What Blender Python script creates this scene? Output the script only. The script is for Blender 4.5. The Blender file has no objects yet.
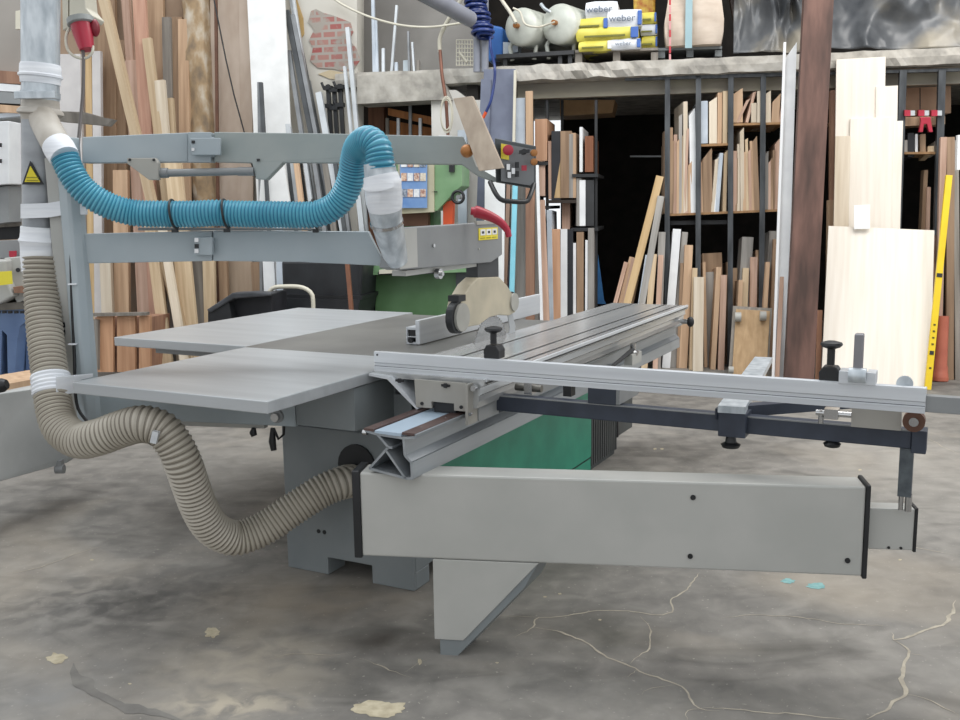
import bpy, bmesh, math, random
from mathutils import Vector as V3, Matrix, noise
random.seed(7)
SC=bpy.context.scene; COL=SC.collection
# ---------------------------------------------------------------- camera model
F,PITCH,ROLL,YAW=964.9,.15909,.014325,.47474
HC=1.45
_rt=V3((1,0,0)); _fw=V3((0,math.cos(PITCH),-math.sin(PITCH))); _dn=V3((0,-math.sin(PITCH),-math.cos(PITCH)))
RT=_rt*math.cos(ROLL)+_dn*math.sin(ROLL); DN=-_rt*math.sin(ROLL)+_dn*math.cos(ROLL); FW=_fw
CAM=V3((0,0,HC))
def ray(x,y): return RT*((x-480)/F)+DN*((y-360)/F)+FW
def P(x,y,Y):
    d=ray(x,y); return CAM+d*(Y/d.y)
def Pz(x,y,z):
    d=ray(x,y); return CAM+d*((z-HC)/d.z)
U=V3((math.sin(YAW),math.cos(YAW),0)); VV=V3((math.cos(YAW),-math.sin(YAW),0)); Z=V3((0,0,1))
def w(v,u,z=0): return VV*v+U*u+Z*z          # saw axes: v across, u along the blade
def Wp(x,y,off=0):                            # point on the rack wall, off metres in front of it
    d=ray(x,y); n=V3((.2,1,0)); c=8.5+.39-off*1.02
    return CAM+d*(c/(d.dot(n)))
WD=V3((.9806,-.1961,0)); WN=V3((-.1961,-.9806,0))
def Wz(x,z,off=0):
    lo,hi=-400,900
    for _ in range(40):
        m=(lo+hi)/2
        if Wp(x,m,off).z>z: lo=m
        else: hi=m
    return Wp(x,lo,off)
cam=bpy.data.cameras.new('camera'); co=bpy.data.objects.new('camera',cam); COL.objects.link(co)
cam.sensor_width=36; cam.lens=F/960*36; cam.clip_start=.05; cam.clip_end=200
M=Matrix((RT,-DN,-FW)).transposed().to_4x4(); M.translation=CAM; co.matrix_world=M; SC.camera=co
# ---------------------------------------------------------------- materials
def lin(h):
    if isinstance(h,str): h=[int(h[i:i+2],16)/255 for i in (0,2,4)]
    return tuple((c/12.92 if c<=.04045 else ((c+.055)/1.055)**2.4) for c in h)+(1,)
_M={}
def mat(name,c1='888888',c2=None,rough=.6,metal=0,scale=(6,6,6),bump=0,rnd=0,detail=4,mix=(.35,.65),spec=None,kind='noise',c3=None):
    if name in _M: return _M[name]
    m=bpy.data.materials.new(name); m.use_nodes=True; nt=m.node_tree; b=nt.nodes['Principled BSDF']
    N=nt.nodes.new; L=nt.links.new
    b.inputs['Roughness'].default_value=rough; b.inputs['Metallic'].default_value=metal
    if spec is not None: b.inputs['Specular IOR Level'].default_value=spec
    c2=c2 or c1
    tc=N('ShaderNodeTexCoord'); mp=N('ShaderNodeMapping'); mp.inputs['Scale'].default_value=scale
    L(tc.outputs['Object'],mp.inputs['Vector'])
    t=N('ShaderNodeTexNoise'); t.inputs['Detail'].default_value=detail; t.inputs['Scale'].default_value=1
    L(mp.outputs[0],t.inputs['Vector'])
    r=N('ShaderNodeValToRGB'); r.color_ramp.elements[0].position=mix[0]; r.color_ramp.elements[1].position=mix[1]
    r.color_ramp.elements[0].color=lin(c1); r.color_ramp.elements[1].color=lin(c2)
    if c3: e=r.color_ramp.elements.new((mix[0]+mix[1])/2); e.color=lin(c3)
    L(t.outputs['Fac'],r.inputs['Fac']); out=r.outputs['Color']
    if rnd:
        oi=N('ShaderNodeObjectInfo'); mr=N('ShaderNodeMapRange'); mr.inputs['To Min'].default_value=1-rnd; mr.inputs['To Max'].default_value=1+rnd*.6
        L(oi.outputs['Random'],mr.inputs['Value'])
        h=N('ShaderNodeHueSaturation'); L(mr.outputs[0],h.inputs['Value']); L(out,h.inputs['Color']); out=h.outputs['Color']
        ad=N('ShaderNodeVectorMath'); ad.operation='ADD'; L(mp.outputs[0],ad.inputs[0]); 
        cb=N('ShaderNodeCombineXYZ'); mu=N('ShaderNodeMath'); mu.operation='MULTIPLY'; mu.inputs[1].default_value=40; L(oi.outputs['Random'],mu.inputs[0])
        for i in range(3): L(mu.outputs[0],cb.inputs[i])
        L(cb.outputs[0],ad.inputs[1]); L(ad.outputs[0],t.inputs['Vector'])
    L(out,b.inputs['Base Color'])
    if bump:
        bp=N('ShaderNodeBump'); bp.inputs['Strength'].default_value=bump; bp.inputs['Distance'].default_value=.01
        L(t.outputs['Fac'],bp.inputs['Height']); L(bp.outputs[0],b.inputs['Normal'])
    _M[name]=m; return m
def wood(name,c1='888888',c2=None,rnd=.15): return mat(name,c1,c2,rough=.7,scale=(28,28,1.6),rnd=rnd,detail=6,bump=.05,mix=(.3,.7))
pine=wood('pine_wood','b39a7a','cfba9b'); pinkw=wood('pinkish_wood','a78672','c8a996'); brown=wood('brown_wood','826952','a3876c')
pale=wood('pale_birch','c6b69f','dacebb'); greyw=wood('weathered_wood','716b63','948d84'); tan=wood('tan_board','af8f72','ccad8e')
white=mat('white_laminate','d9dadb','e6e7e7',rough=.5,rnd=.04); bluew=mat('bluish_white_laminate','b3bcc6','c6ced6',rough=.5,rnd=.04)
cream=wood('whitewood_panel','e0d7ca','ebe4d9',.02); redw=wood('reddish_wood','83604e','a37e67'); yelw=wood('yellow_wood','b99a6c','d0b388')
darkw=wood('dark_timber','3b2723','5d4038',0); blackm=mat('black_plastic','141517','202124',rough=.45); rub=mat('black_rubber','0d0d0e','191919',rough=.8)
greyb=wood('grey_board','7f7b76','a39f99'); slate=mat('slate_blue_laminate','63687a','6f7586',rough=.5)
paint=mat('blue_grey_machine_paint','9aa4a9','a3acb0',rough=.42,scale=(5,5,5)); paintd=mat('grey_machine_paint','757b7d','7f8485',rough=.45,scale=(4,4,4))
paintl=mat('light_grey_machine_paint','a6a6a1','b0afaa',rough=.45,scale=(4,4,4)); hoodg=mat('grey_hood_paint','7d7f80','868888',rough=.4)
steel=mat('brushed_table_steel','a6a9ab','b2b5b7',rough=.36,metal=.3,scale=(1.2,14,8),detail=4)
cast=mat('dark_cast_table','6a6966','797874',rough=.42,metal=.3,scale=(3,3,3))
alu=mat('anodised_aluminium','bfc2c6','cfd2d5',rough=.38,metal=.25,scale=(1,1,30)); aluc=mat('carriage_aluminium','a9abac','bbbcbb',rough=.22,metal=.45,scale=(14,.8,8))
aluo=mat('oxidised_aluminium','97928a','aaa69e',rough=.4,metal=.55,scale=(20,1,20)); galv=mat('galvanised_steel','a3abb1','ced4d8',rough=.35,metal=.35,scale=(25,25,9),detail=6)
chrome=mat('chrome','b8b8b8','cccccc',rough=.2,metal=1); navy=mat('dark_blue_grey_steel','2a303c','343b48',rough=.45,scale=(12,12,12),bump=.1)
green=mat('green_panel_paint','25836a','2f9377',rough=.35); greenm=mat('green_machine_paint','45663f','547650',rough=.45,scale=(3,3,3)); lgreen=mat('light_green_machine_paint','6d9068','7b9c75',rough=.45)
tape=mat('white_tape','d6d9de','e6e8eb',rough=.5,scale=(4,4,60),bump=.3); redp=mat('red_plastic','9c1d30','b02a40',rough=.35); yel=mat('yellow_sticker','d9c82a','e2d444',rough=.5)
ivory=mat('ivory_plastic','c3beae','cdc8b8',rough=.5); rust=mat('rusty_brown','5b3e30','6d4c3b',rough=.7); tanguard=mat('dusty_beige_guard','a79f8c','b7ad97',rough=.6,scale=(8,8,8))
stripm=mat('brown_steel_strip','4d3c38','6a5652',rough=.4,metal=.4); orange=mat('orange_red_paint','c1481f','cc5528',rough=.4); terra=mat('terracotta_plastic','a85a44','b6664e',rough=.5)
brass=mat('brass_knob','96602f','ab7440',rough=.4,metal=.3); yelp=mat('yellow_level_paint','d9b70d','e0c11c',rough=.4); bluem=mat('blue_machine_paint','5a7096','6a81a6',rough=.5)
blackboard=mat('matt_black_board','1c1d22','26272c',rough=.6); post=mat('grey_steel_post','3b3e41','54575a',rough=.5,metal=.3,scale=(20,20,4)); dpost=mat('dark_steel_post','232426','303133',rough=.6)
concr=mat('rough_concrete','8f8b84','bab6ae',rough=.9,scale=(7,7,7),bump=1,detail=8,c3='aba69d'); beamc=mat('grey_beam','847e75','96907f',rough=.8,scale=(2,2,9))
darkwall=mat('recess_shade_wall','1d1a17','2b2723',rough=.9); glowin=mat('smoke_black','0b0b0b','111111',rough=.9)  # darkwall puts the recess and attic shade into its colour
cardb=mat('cardboard','a3835f','b7966f',rough=.8); sackm=mat('woven_sack','b7a797','cabcad',rough=.8,scale=(4,4,12),bump=.4); lblue=mat('light_blue_strap','8faab0','9ab4ba',rough=.6)
bluep=mat('blue_plastic','2f62a8','3a70b6',rough=.4); tankm=mat('white_tank_paint','b5b8ae','cfd1c7',rough=.35,scale=(5,5,5)); navyc=mat('blue_coil_hose','18285c','243a78',rough=.3)
cyan=mat('cyan_film','7fc4d6','8ed0e0',rough=.4); copper=mat('copper_pipe','6e4a3c','8a6050',rough=.45,metal=.4); pipegrey=mat('grey_pipe','7f828c','8b8e98',rough=.4)
tarpm=mat('grey_tarpaulin','3f4246','918a7c',rough=.36,scale=(1.6,1.6,1.6),bump=.12,detail=5,spec=.5,c3='5f6163')
bluehose=mat('blue_suction_hose','3f8ba3','57a2b7',rough=.35,scale=(6,6,6)); greyhose=mat('grey_beige_suction_hose','8d867b','a19a8e',rough=.5,scale=(8,8,8))
mat('overbright_white','f0f1f1',rough=.4)
def plaster(name,c1,c2,c3,scale=(1.3,1.3,1.3)): return mat(name,c1,c2,rough=.95,scale=scale,detail=9,bump=.35,c3=c3,mix=(.3,.7))
wbeige=plaster('stained_beige_plaster','8d7763','b5a699','a8917c'); wcream=plaster('cream_plaster','bdb8ad','d0cdc5','c7c3ba'); wgrey=plaster('grey_cement_render','6d6a66','8e8b86','7c7975')
pillarm=plaster('flaking_pillar_plaster','77695a','c6bdae','a38b6c',(9,9,5))
def floor_mat():
    m=bpy.data.materials.new('worn_concrete_floor'); m.use_nodes=True; nt=m.node_tree; b=nt.nodes['Principled BSDF']; N=nt.nodes.new; L=nt.links.new
    tc=N('ShaderNodeTexCoord')
    def nz(s,d,dist=0,sc=(1,1,1)):
        mp=N('ShaderNodeMapping'); mp.inputs['Scale'].default_value=sc; L(tc.outputs['Object'],mp.inputs['Vector'])
        t=N('ShaderNodeTexNoise'); t.inputs['Scale'].default_value=s; t.inputs['Detail'].default_value=d; t.inputs['Distortion'].default_value=dist; L(mp.outputs[0],t.inputs['Vector']); return t.outputs['Fac']
    def ramp(i,a,b_,ca,cb):
        r=N('ShaderNodeValToRGB'); e=r.color_ramp.elements; e[0].position=a; e[1].position=b_; e[0].color=ca; e[1].color=cb; L(i,r.inputs['Fac']); return r.outputs['Color']
    def mixc(a,b_,f,mode='MIX'):
        x=N('ShaderNodeMix'); x.data_type='RGBA'; x.blend_type=mode
        if isinstance(f,float): x.inputs['Factor'].default_value=f
        else: L(f,x.inputs['Factor'])
        L(a,x.inputs['A']); L(b_,x.inputs['B']); return x.outputs['Result']
    base=ramp(nz(1.1,8,.6),.33,.68,lin('5f5c58'),lin('8b8781'))
    fine=ramp(nz(9,12,.4),.3,.72,lin('5a5753'),lin('a39e95'))
    c=mixc(base,fine,.38)
    dk=ramp(nz(2.2,6,1.2,(1,2.2,1)),.5,.72,(0,0,0,1),(1,1,1,1)); dkc=N('ShaderNodeRGB'); dkc.outputs[0].default_value=lin('4a4843')
    f1=N('ShaderNodeMath'); f1.operation='MULTIPLY'; f1.inputs[1].default_value=.55; L(dk,f1.inputs[0]); c=mixc(c,dkc.outputs[0],f1.outputs[0])
    du=ramp(nz(.9,9,.8),.52,.75,(0,0,0,1),(1,1,1,1)); duc=N('ShaderNodeRGB'); duc.outputs[0].default_value=lin('a59a8a')
    f2=N('ShaderNodeMath'); f2.operation='MULTIPLY'; f2.inputs[1].default_value=.6; L(du,f2.inputs[0]); c=mixc(c,duc.outputs[0],f2.outputs[0])
    sp=ramp(nz(60,3),.66,.72,(0,0,0,1),(1,1,1,1)); spc=N('ShaderNodeRGB'); spc.outputs[0].default_value=lin('c4beb2')
    f3=N('ShaderNodeMath'); f3.operation='MULTIPLY'; f3.inputs[1].default_value=.35; L(sp,f3.inputs[0]); c=mixc(c,spc.outputs[0],f3.outputs[0])
    def blob(px,py,rx,ry,col,k,ns=6,lo=.25,hi=.65,c=c):
        ce=Pz(px,py,0); sx=abs(Pz(px+rx,py,0).x-ce.x); sy=abs(Pz(px,py-ry,0).y-ce.y)
        v=N('ShaderNodeVectorMath'); v.operation='SUBTRACT'; L(tc.outputs['Object'],v.inputs[0]); v.inputs[1].default_value=(ce.x,ce.y,0)
        v2=N('ShaderNodeVectorMath'); v2.operation='DIVIDE'; L(v.outputs[0],v2.inputs[0]); v2.inputs[1].default_value=(sx,sy,1)
        le=N('ShaderNodeVectorMath'); le.operation='LENGTH'; L(v2.outputs[0],le.inputs[0])
        mr=N('ShaderNodeMapRange'); mr.inputs['From Min'].default_value=1.3; mr.inputs['From Max'].default_value=.25; L(le.outputs['Value'],mr.inputs['Value'])
        mu=N('ShaderNodeMath'); mu.operation='MULTIPLY'; L(mr.outputs[0],mu.inputs[0]); L(ramp(nz(ns,8,.6),lo,hi,(0,0,0,1),(1,1,1,1)),mu.inputs[1])
        m2=N('ShaderNodeMath'); m2.operation='MULTIPLY'; m2.inputs[1].default_value=k; L(mu.outputs[0],m2.inputs[0])
        cc=N('ShaderNodeRGB'); cc.outputs[0].default_value=lin(col); return mixc(c,cc.outputs[0],m2.outputs[0])
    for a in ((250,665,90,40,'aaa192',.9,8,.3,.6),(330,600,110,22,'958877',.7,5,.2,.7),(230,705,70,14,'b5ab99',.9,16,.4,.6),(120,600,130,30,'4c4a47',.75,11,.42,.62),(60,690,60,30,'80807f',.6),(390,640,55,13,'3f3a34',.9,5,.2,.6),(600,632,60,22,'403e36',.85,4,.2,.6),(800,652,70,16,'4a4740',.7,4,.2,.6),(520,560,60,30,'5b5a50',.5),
      (700,700,200,30,'77736c',.5,20,.4,.6),(930,470,90,60,'a09b93',.6,4,.2,.7),(250,460,80,30,'8d8880',.6,4,.2,.7),(215,530,60,14,'5d5b57',.5)): c=blob(*a,c=c)  # last blob paints the shade under the hose into the floor colour
    L(c,b.inputs['Base Color']); b.inputs['Roughness'].default_value=.7
    bp=N('ShaderNodeBump'); bp.inputs['Strength'].default_value=.35; bp.inputs['Distance'].default_value=.01; L(nz(9,9),bp.inputs['Height']); L(bp.outputs[0],b.inputs['Normal'])
    return m
def brick_mat():
    m=bpy.data.materials.new('exposed_red_brick'); m.use_nodes=True; nt=m.node_tree; b=nt.nodes['Principled BSDF']; N=nt.nodes.new; L=nt.links.new
    tc=N('ShaderNodeTexCoord'); mp=N('ShaderNodeMapping'); mp.inputs['Rotation'].default_value=(math.pi/2,0,0)
    t=N('ShaderNodeTexBrick'); t.inputs['Scale'].default_value=1; t.inputs['Brick Width'].default_value=.13; t.inputs['Row Height'].default_value=.066; t.inputs['Mortar Size'].default_value=.012
    t.inputs['Color1'].default_value=lin('9a5552'); t.inputs['Color2'].default_value=lin('a3877c'); t.inputs['Mortar'].default_value=lin('a09890')
    L(tc.outputs['Object'],mp.inputs['Vector']); L(mp.outputs[0],t.inputs['Vector']); 
    n=N('ShaderNodeTexNoise'); n.inputs['Scale'].default_value=9; n.inputs['Detail'].default_value=5; r=N('ShaderNodeValToRGB'); r.color_ramp.elements[0].position=.48; r.color_ramp.elements[1].position=.6
    L(tc.outputs['Object'],n.inputs['Vector']); L(n.outputs['Fac'],r.inputs['Fac']); x=N('ShaderNodeMix'); x.data_type='RGBA'; L(r.outputs['Color'],x.inputs['Factor']); L(t.outputs['Color'],x.inputs['A']); x.inputs['B'].default_value=lin('9c958c')
    L(x.outputs['Result'],b.inputs['Base Color']); b.inputs['Roughness'].default_value=.95; return m
# ---------------------------------------------------------------- geometry helpers
class B:
    def __init__(s): s.bm=bmesh.new()
    def hexa(s,p):                               # 8 points: bottom ring then top ring
        v=[s.bm.verts.new(q) for q in p]
        for f in ((0,3,2,1),(4,5,6,7),(0,1,5,4),(1,2,6,5),(2,3,7,6),(3,0,4,7)): s.bm.faces.new([v[i] for i in f])
        return s
    def box(s,c,ax,ay,az,dx,dy,dz):              # centre, axes, full sizes
        x,y,z=ax.normalized()*dx/2,ay.normalized()*dy/2,az.normalized()*dz/2
        return s.hexa([c-x-y-z,c+x-y-z,c+x+y-z,c-x+y-z,c-x-y+z,c+x-y+z,c+x+y+z,c-x+y+z])
    def wb(s,v0,v1,u0,u1,z0,z1):                 # box in saw axes
        return s.hexa([w(v0,u0,z0),w(v1,u0,z0),w(v1,u1,z0),w(v0,u1,z0),w(v0,u0,z1),w(v1,u0,z1),w(v1,u1,z1),w(v0,u1,z1)])
    def bar(s,a,b,wd,ht,up=Z):                   # beam a->b
        d=(b-a).normalized(); r=d.cross(up)
        if r.length<1e-4: r=V3((1,0,0))
        r.normalize(); t=r.cross(d); return s.box((a+b)/2,d,r,t,(b-a).length,wd,ht)
    def prism(s,pts,ext):
        a=[s.bm.verts.new(p) for p in pts]; b=[s.bm.verts.new(p+ext) for p in pts]; n=len(a)
        s.bm.faces.new(a); s.bm.faces.new(b[::-1])
        for i in range(n): s.bm.faces.new((a[i],b[i],b[(i+1)%n],a[(i+1)%n]))
        return s
    def tube(s,pts,r,seg=12,cap=True):
        pts=[V3(p) for p in pts]; n=len(pts); rr=r if callable(r) else (lambda i:r)
        t0=(pts[1]-pts[0]).normalized(); nrm=t0.cross(Z)
        if nrm.length<.01: nrm=t0.cross(V3((0,1,0)))
        nrm.normalize(); rings=[]
        for i in range(n):
            t=(pts[min(i+1,n-1)]-pts[max(i-1,0)]).normalized()
            nrm=(nrm-t*nrm.dot(t)).normalized(); bn=t.cross(nrm); R=rr(i)
            rings.append([s.bm.verts.new(pts[i]+(nrm*math.cos(k*2*math.pi/seg)+bn*math.sin(k*2*math.pi/seg))*R) for k in range(seg)])
        for i in range(n-1):
            for k in range(seg): s.bm.faces.new((rings[i][k],rings[i][(k+1)%seg],rings[i+1][(k+1)%seg],rings[i+1][k]))
        if cap: s.bm.faces.new(rings[0][::-1]); s.bm.faces.new(rings[-1])
        return s
    def cyl(s,a,b,r,r2=None,seg=20):
        r2=r if r2 is None else r2; return s.tube([a,b],lambda i:(r,r2)[i],seg)
    def lathe(s,a,ax,prof,seg=20):               # prof: (t along ax, radius)
        ax=ax.normalized(); return s.tube([a+ax*(t+i*1e-5) for i,(t,_) in enumerate(prof)],lambda i:max(prof[i][1],1e-4),seg)
    def ball(s,c,r,sc=(1,1,1)):
        g=bmesh.ops.create_icosphere(s.bm,subdivisions=3,radius=r)
        for v in g['verts']: v.co=V3((v.co.x*sc[0],v.co.y*sc[1],v.co.z*sc[2]))+c
        return s
    def build(s,name,m,parent=None,bevel=0,smooth=False,label=None,cat=None,group=None,kind=None,frame=None,sub=0):
        bm=s.bm; bmesh.ops.recalc_face_normals(bm,faces=bm.faces)
        if parent is not None: mw=WORLD[parent.name]
        else:
            lo=[min(v.co[i] for v in bm.verts) for i in range(3)]; hi=[max(v.co[i] for v in bm.verts) for i in range(3)]
            mw=frame or Matrix.Translation(((lo[0]+hi[0])/2,(lo[1]+hi[1])/2,lo[2]))
        inv=mw.inverted(); 
        for v in bm.verts: v.co=inv@v.co
        me=bpy.data.meshes.new(name); bm.to_mesh(me); bm.free()
        if m: me.materials.append(m)
        if smooth:
            for p in me.polygons: p.use_smooth=True
            me.set_sharp_from_angle(angle=math.radians(40))
        o=bpy.data.objects.new(name,me); COL.objects.link(o)
        if parent is not None: o.parent=parent
        else: o.matrix_world=mw
        WORLD[o.name]=mw
        if bevel:
            md=o.modifiers.new('bevel','BEVEL'); md.width=bevel; md.segments=2; md.limit_method='ANGLE'
        if sub: md=o.modifiers.new('subd','SUBSURF'); md.levels=sub; md.render_levels=sub
        tag(o,label,cat,group,kind); return o
WORLD={}
def tag(o,label=None,cat=None,group=None,kind=None):
    if label: o['label']=label
    if cat: o['category']=cat
    if group: o['group']=group
    if kind: o['kind']=kind
def thing(name,label,cat,loc,rotz=0,group=None):
    o=bpy.data.objects.new(name,None); COL.objects.link(o); mw=Matrix.Translation(loc)@Matrix.Rotation(rotz,4,'Z'); o.matrix_world=mw; WORLD[o.name]=mw
    o.empty_display_size=.1; tag(o,label,cat,group); return o
def smooth_path(pts,n):                           # Catmull-Rom resampled evenly
    pts=[V3(p) for p in pts]; q=[pts[0]*2-pts[1]]+pts+[pts[-1]*2-pts[-2]]; out=[]
    for i in range(1,len(q)-2):
        for k in range(24):
            t=k/24; a,b,c,d=q[i-1:i+3]
            out.append(.5*((2*b)+(c-a)*t+(2*a-5*b+4*c-d)*t*t+(3*b-a-3*c+d)*t**3))
    out.append(pts[-1]); L=[0]
    for i in range(1,len(out)): L.append(L[-1]+(out[i]-out[i-1]).length)
    res=[]; j=0
    for k in range(n):
        s=L[-1]*k/(n-1)
        while j<len(L)-2 and L[j+1]<s: j+=1
        f=(s-L[j])/max(L[j+1]-L[j],1e-9); res.append(out[j].lerp(out[j+1],min(f,1)))
    return res,L[-1]
def hose(pts,r,pitch,name,m,depth=.05,parent=None,m2=None,**k):
    _,L=smooth_path(pts,10); n=int(L/pitch*6)+1; path,_=smooth_path(pts,n)
    rad=lambda i:r*(1-depth*(.5-.5*math.cos(2*math.pi*i/6)))
    o=B().tube(path,rad,32).build(name,m,parent,smooth=True,**k)
    if m2:
        o.data.materials.append(m2)
        for p in o.data.polygons:
            if (p.index//32)%6 in (2,3) and p.index<(n-1)*32: p.material_index=1
    return o
def text(s,size,m,name,parent,org,xdir,ydir,ext=.002,sx=1):
    cu=bpy.data.curves.new(name,'FONT'); cu.body=s; cu.size=size; cu.extrude=ext; cu.align_x='CENTER'; cu.align_y='CENTER'
    o=bpy.data.objects.new('tmp',cu); COL.objects.link(o); dg=bpy.context.evaluated_depsgraph_get(); me=bpy.data.meshes.new_from_object(o.evaluated_get(dg))
    bpy.data.objects.remove(o); x=xdir.normalized(); y=ydir.normalized(); z=x.cross(y); mw=Matrix((x*sx,y,z)).transposed().to_4x4(); mw.translation=org
    me.transform(WORLD[parent.name].inverted()@mw); me.materials.clear(); me.materials.append(m)
    o=bpy.data.objects.new(name,me); COL.objects.link(o); o.parent=parent; WORLD[o.name]=WORLD[parent.name]; return o
def plank(name,label,cat,top,bot,wpx,m,ot=.1,ob=.3,dep=.03,yaw=0,group=None,parent=None,bevel=.002,base=0,slant=0):
    """board between a top and a bottom point on the rack wall; bot y None = stands on z=base"""
    t=Wp(top[0],top[1],ot); b=Wz(bot[0],base,ob) if bot[1] is None else Wp(bot[0],bot[1],ob)
    wm=wpx*t.y/F; ax=(t-b); L=ax.length; ax.normalize(); sd=(WD-ax*WD.dot(ax)).normalized(); bk=ax.cross(sd)
    if bk.dot(WN)>0: bk=-bk
    R=Matrix.Rotation(math.radians(yaw),3,ax); sd=R@sd; bk=R@bk
    fr=Matrix((sd,bk,ax)).transposed(); 
    if fr.determinant()<0: sd=-sd; fr=Matrix((sd,bk,ax)).transposed()
    fr=fr.to_4x4(); fr.translation=b+bk*dep/2
    g=B(); sl=slant*wm; h=[(-wm/2,-dep/2,0),(wm/2,-dep/2,0),(wm/2,dep/2,0),(-wm/2,dep/2,0),(-wm/2,-dep/2,L-sl),(wm/2,-dep/2,L),(wm/2,dep/2,L),(-wm/2,dep/2,L-sl)]
    g.hexa([fr@V3(p) for p in h])
    return g.build(name,m,parent,bevel=bevel,label=label,cat=cat,group=group,frame=fr)
# ================================================================ SETTING
def poly_wall(name,px,off,m,thick=.05,kind='structure',parent=None,**k):
    return B().prism([Wp(x,y,off) for x,y in px],-WN*thick).build(name,m,parent,kind=kind,**k)
def wallframe(o=V3((0,8.5,0))):
    f=Matrix((WD,-WN,Z)).transposed().to_4x4(); f.translation=o; return f
floor=B().hexa([V3(p) for p in ((-9,-5,-.1),(9,-5,-.1),(9,16,-.1),(-9,16,-.1),(-9,-5,0),(9,-5,0),(9,16,0),(-9,16,0))]).build('floor',floor_mat(),kind='structure',frame=Matrix.Identity(4))
crackm=mat('pale_crack_filler','9c9486','b5ac9b',rough=.9,scale=(20,20,20))
def strip(pts,wd,g,jit=.012):
    pts=[Pz(x,y,0) for x,y in pts]; pp,L=smooth_path(pts,max(8,int(sum((pts[i+1]-pts[i]).length for i in range(len(pts)-1))/.02)))
    L_,R_=[],[]
    for i,p in enumerate(pp):
        t=(pp[min(i+1,len(pp)-1)]-pp[max(i-1,0)]).normalized(); s=V3((-t.y,t.x,0)); o=s*(noise.noise(p*9)*jit*1.6+random.uniform(-jit,jit)*.3)
        ww=wd*(.45+.8*abs(noise.noise(p*14+V3((3,1,7)))))*(min(1,(i+.5)/6,(len(pp)-i-.5)/6))
        L_.append(g.bm.verts.new(p+o+s*ww+Z*.0012)); R_.append(g.bm.verts.new(p+o-s*ww+Z*.0012))
    for i in range(len(pp)-1): g.bm.faces.new((L_[i],R_[i],R_[i+1],L_[i+1]))
g=B()
for pts,wd in (([(700,573),(690,588),(674,600),(672,610),(655,615),(620,610),(575,615),(540,618),(533,627),(515,638)],.005),([(500,614),(525,616),(540,618)],.003),([(533,627),(560,633),(590,646),(612,658),(640,670),(672,684),(690,698),(702,710),(720,711)],.006),
  ([(640,616),(650,628),(650,645),(640,655),(630,664)],.004),([(640,670),(628,678)],.003),([(675,684),(650,688),(640,694)],.003),([(702,710),(690,712),(686,720)],.004),
  ([(955,600),(950,618),(930,630),(895,640),(890,632)],.008),([(893,640),(908,652),(905,665),(902,680),(905,695),(890,704),(868,720)],.009),([(905,695),(935,702),(960,716)],.006),([(908,654),(926,656)],.003),
  ([(720,620),(750,615),(800,618),(850,625),(890,626)],.003),([(700,708),(760,712),(800,714),(850,722)],.005),([(860,540),(900,545),(960,556)],.003),
  ([(256,661),(290,655),(330,655),(352,653)],.003),([(360,658),(385,668),(400,674),(412,678)],.004),([(400,674),(425,660),(440,655)],.002),([(0,575),(30,570),(60,560),(105,545)],.004),([(880,420),(930,440),(960,455)],.003),([(620,560),(690,500),(720,470)],.002)):
    strip(pts,wd,g)
g.build('floor_crack',crackm,floor)
def stain(cx,cy,rx,ry,m,name,parent=floor,h=.001,seed=0,n=40):
    c=Pz(cx,cy,0); ex=(Pz(cx+rx,cy,0)-c); ey=(Pz(cx,cy-ry,0)-c); g=B(); vs=[]
    ce=g.bm.verts.new(c+Z*h)
    for i in range(n):
        a=2*math.pi*i/n; k=1+.45*noise.noise(V3((math.cos(a)*2+seed,math.sin(a)*2,seed)))+.15*noise.noise(V3((math.cos(a)*7+seed,math.sin(a)*7,seed)))
        vs.append(g.bm.verts.new(c+ex*math.cos(a)*k+ey*math.sin(a)*k+Z*h))
    for i in range(n): g.bm.faces.new((ce,vs[i],vs[(i+1)%n]))
    return g.build(name,m,parent)
creamst=mat('cream_filler_stain','a89d85','c0b69d',rough=.9,scale=(30,30,30)); turq=mat('turquoise_paint_mark','6f9a9a','86aca9',rough=.9,scale=(40,40,40))
stain(378,709,27,8,creamst,'pale_floor_patch',seed=3); stain(212,633,7,5,creamst,'pale_floor_patch',seed=8); stain(57,659,10,5,creamst,'pale_floor_patch',seed=5)
stain(816,586,9,3,turq,'paint_mark',seed=1); stain(788,581,7,2.5,turq,'paint_mark',seed=2); stain(420,662,2,3,creamst,'pale_floor_patch',seed=9)
g=B(); strip([(72,664),(82,682),(100,697),(125,706),(155,713),(185,721)],.03,g,.006); g.build('rubber_mark',mat('dark_floor_smear','66635f','7d7a74',rough=.8,scale=(9,9,9)),floor)
for i,(x,y) in enumerate(((655,449),(662,449),(600,620),(497,663),(860,470),(900,560),(545,597),(560,594),(92,560),(130,684))): stain(x,y,1.8,.7,creamst,'wood_chip',seed=i)
# rack wall, mezzanine, left wall
LW=poly_wall('wall_left',[(-420,-260),(250,-260),(250,440),(-420,440)],.0,wbeige,frame=wallframe(),thick=.2)
wc=poly_wall('wall_back',[(249,-260),(357,-260),(357,440),(249,440)],.0,wcream,frame=wallframe(),thick=.2)
ob=[(311,11),(316,9),(324,13),(332,15),(345,20),(350,22),(353,32),(349,40),(356,48),(360,60),(353,70),(342,71),(334,69),(318,68),(310,61),(313,48),(309,40),(314,30),(308,22)]
poly_wall('exposed_brick',ob,.012,brick_mat(),thick=.012,kind=None,parent=wc)
poly_wall('flaked_plaster',[(289,-10),(297,0),(303,18),(304,34),(300,40),(295,30),(291,12)],.012,mat('ochre_plaster','a3854f','b99b69',rough=.9),thick=.01,kind=None,parent=wc)
poly_wall('flaked_plaster',[(318,74),(330,70),(345,73),(347,80),(330,79)],.010,mat('buff_plaster','b7a687','c3b498',rough=.9),thick=.008,kind=None,parent=wc)
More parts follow.
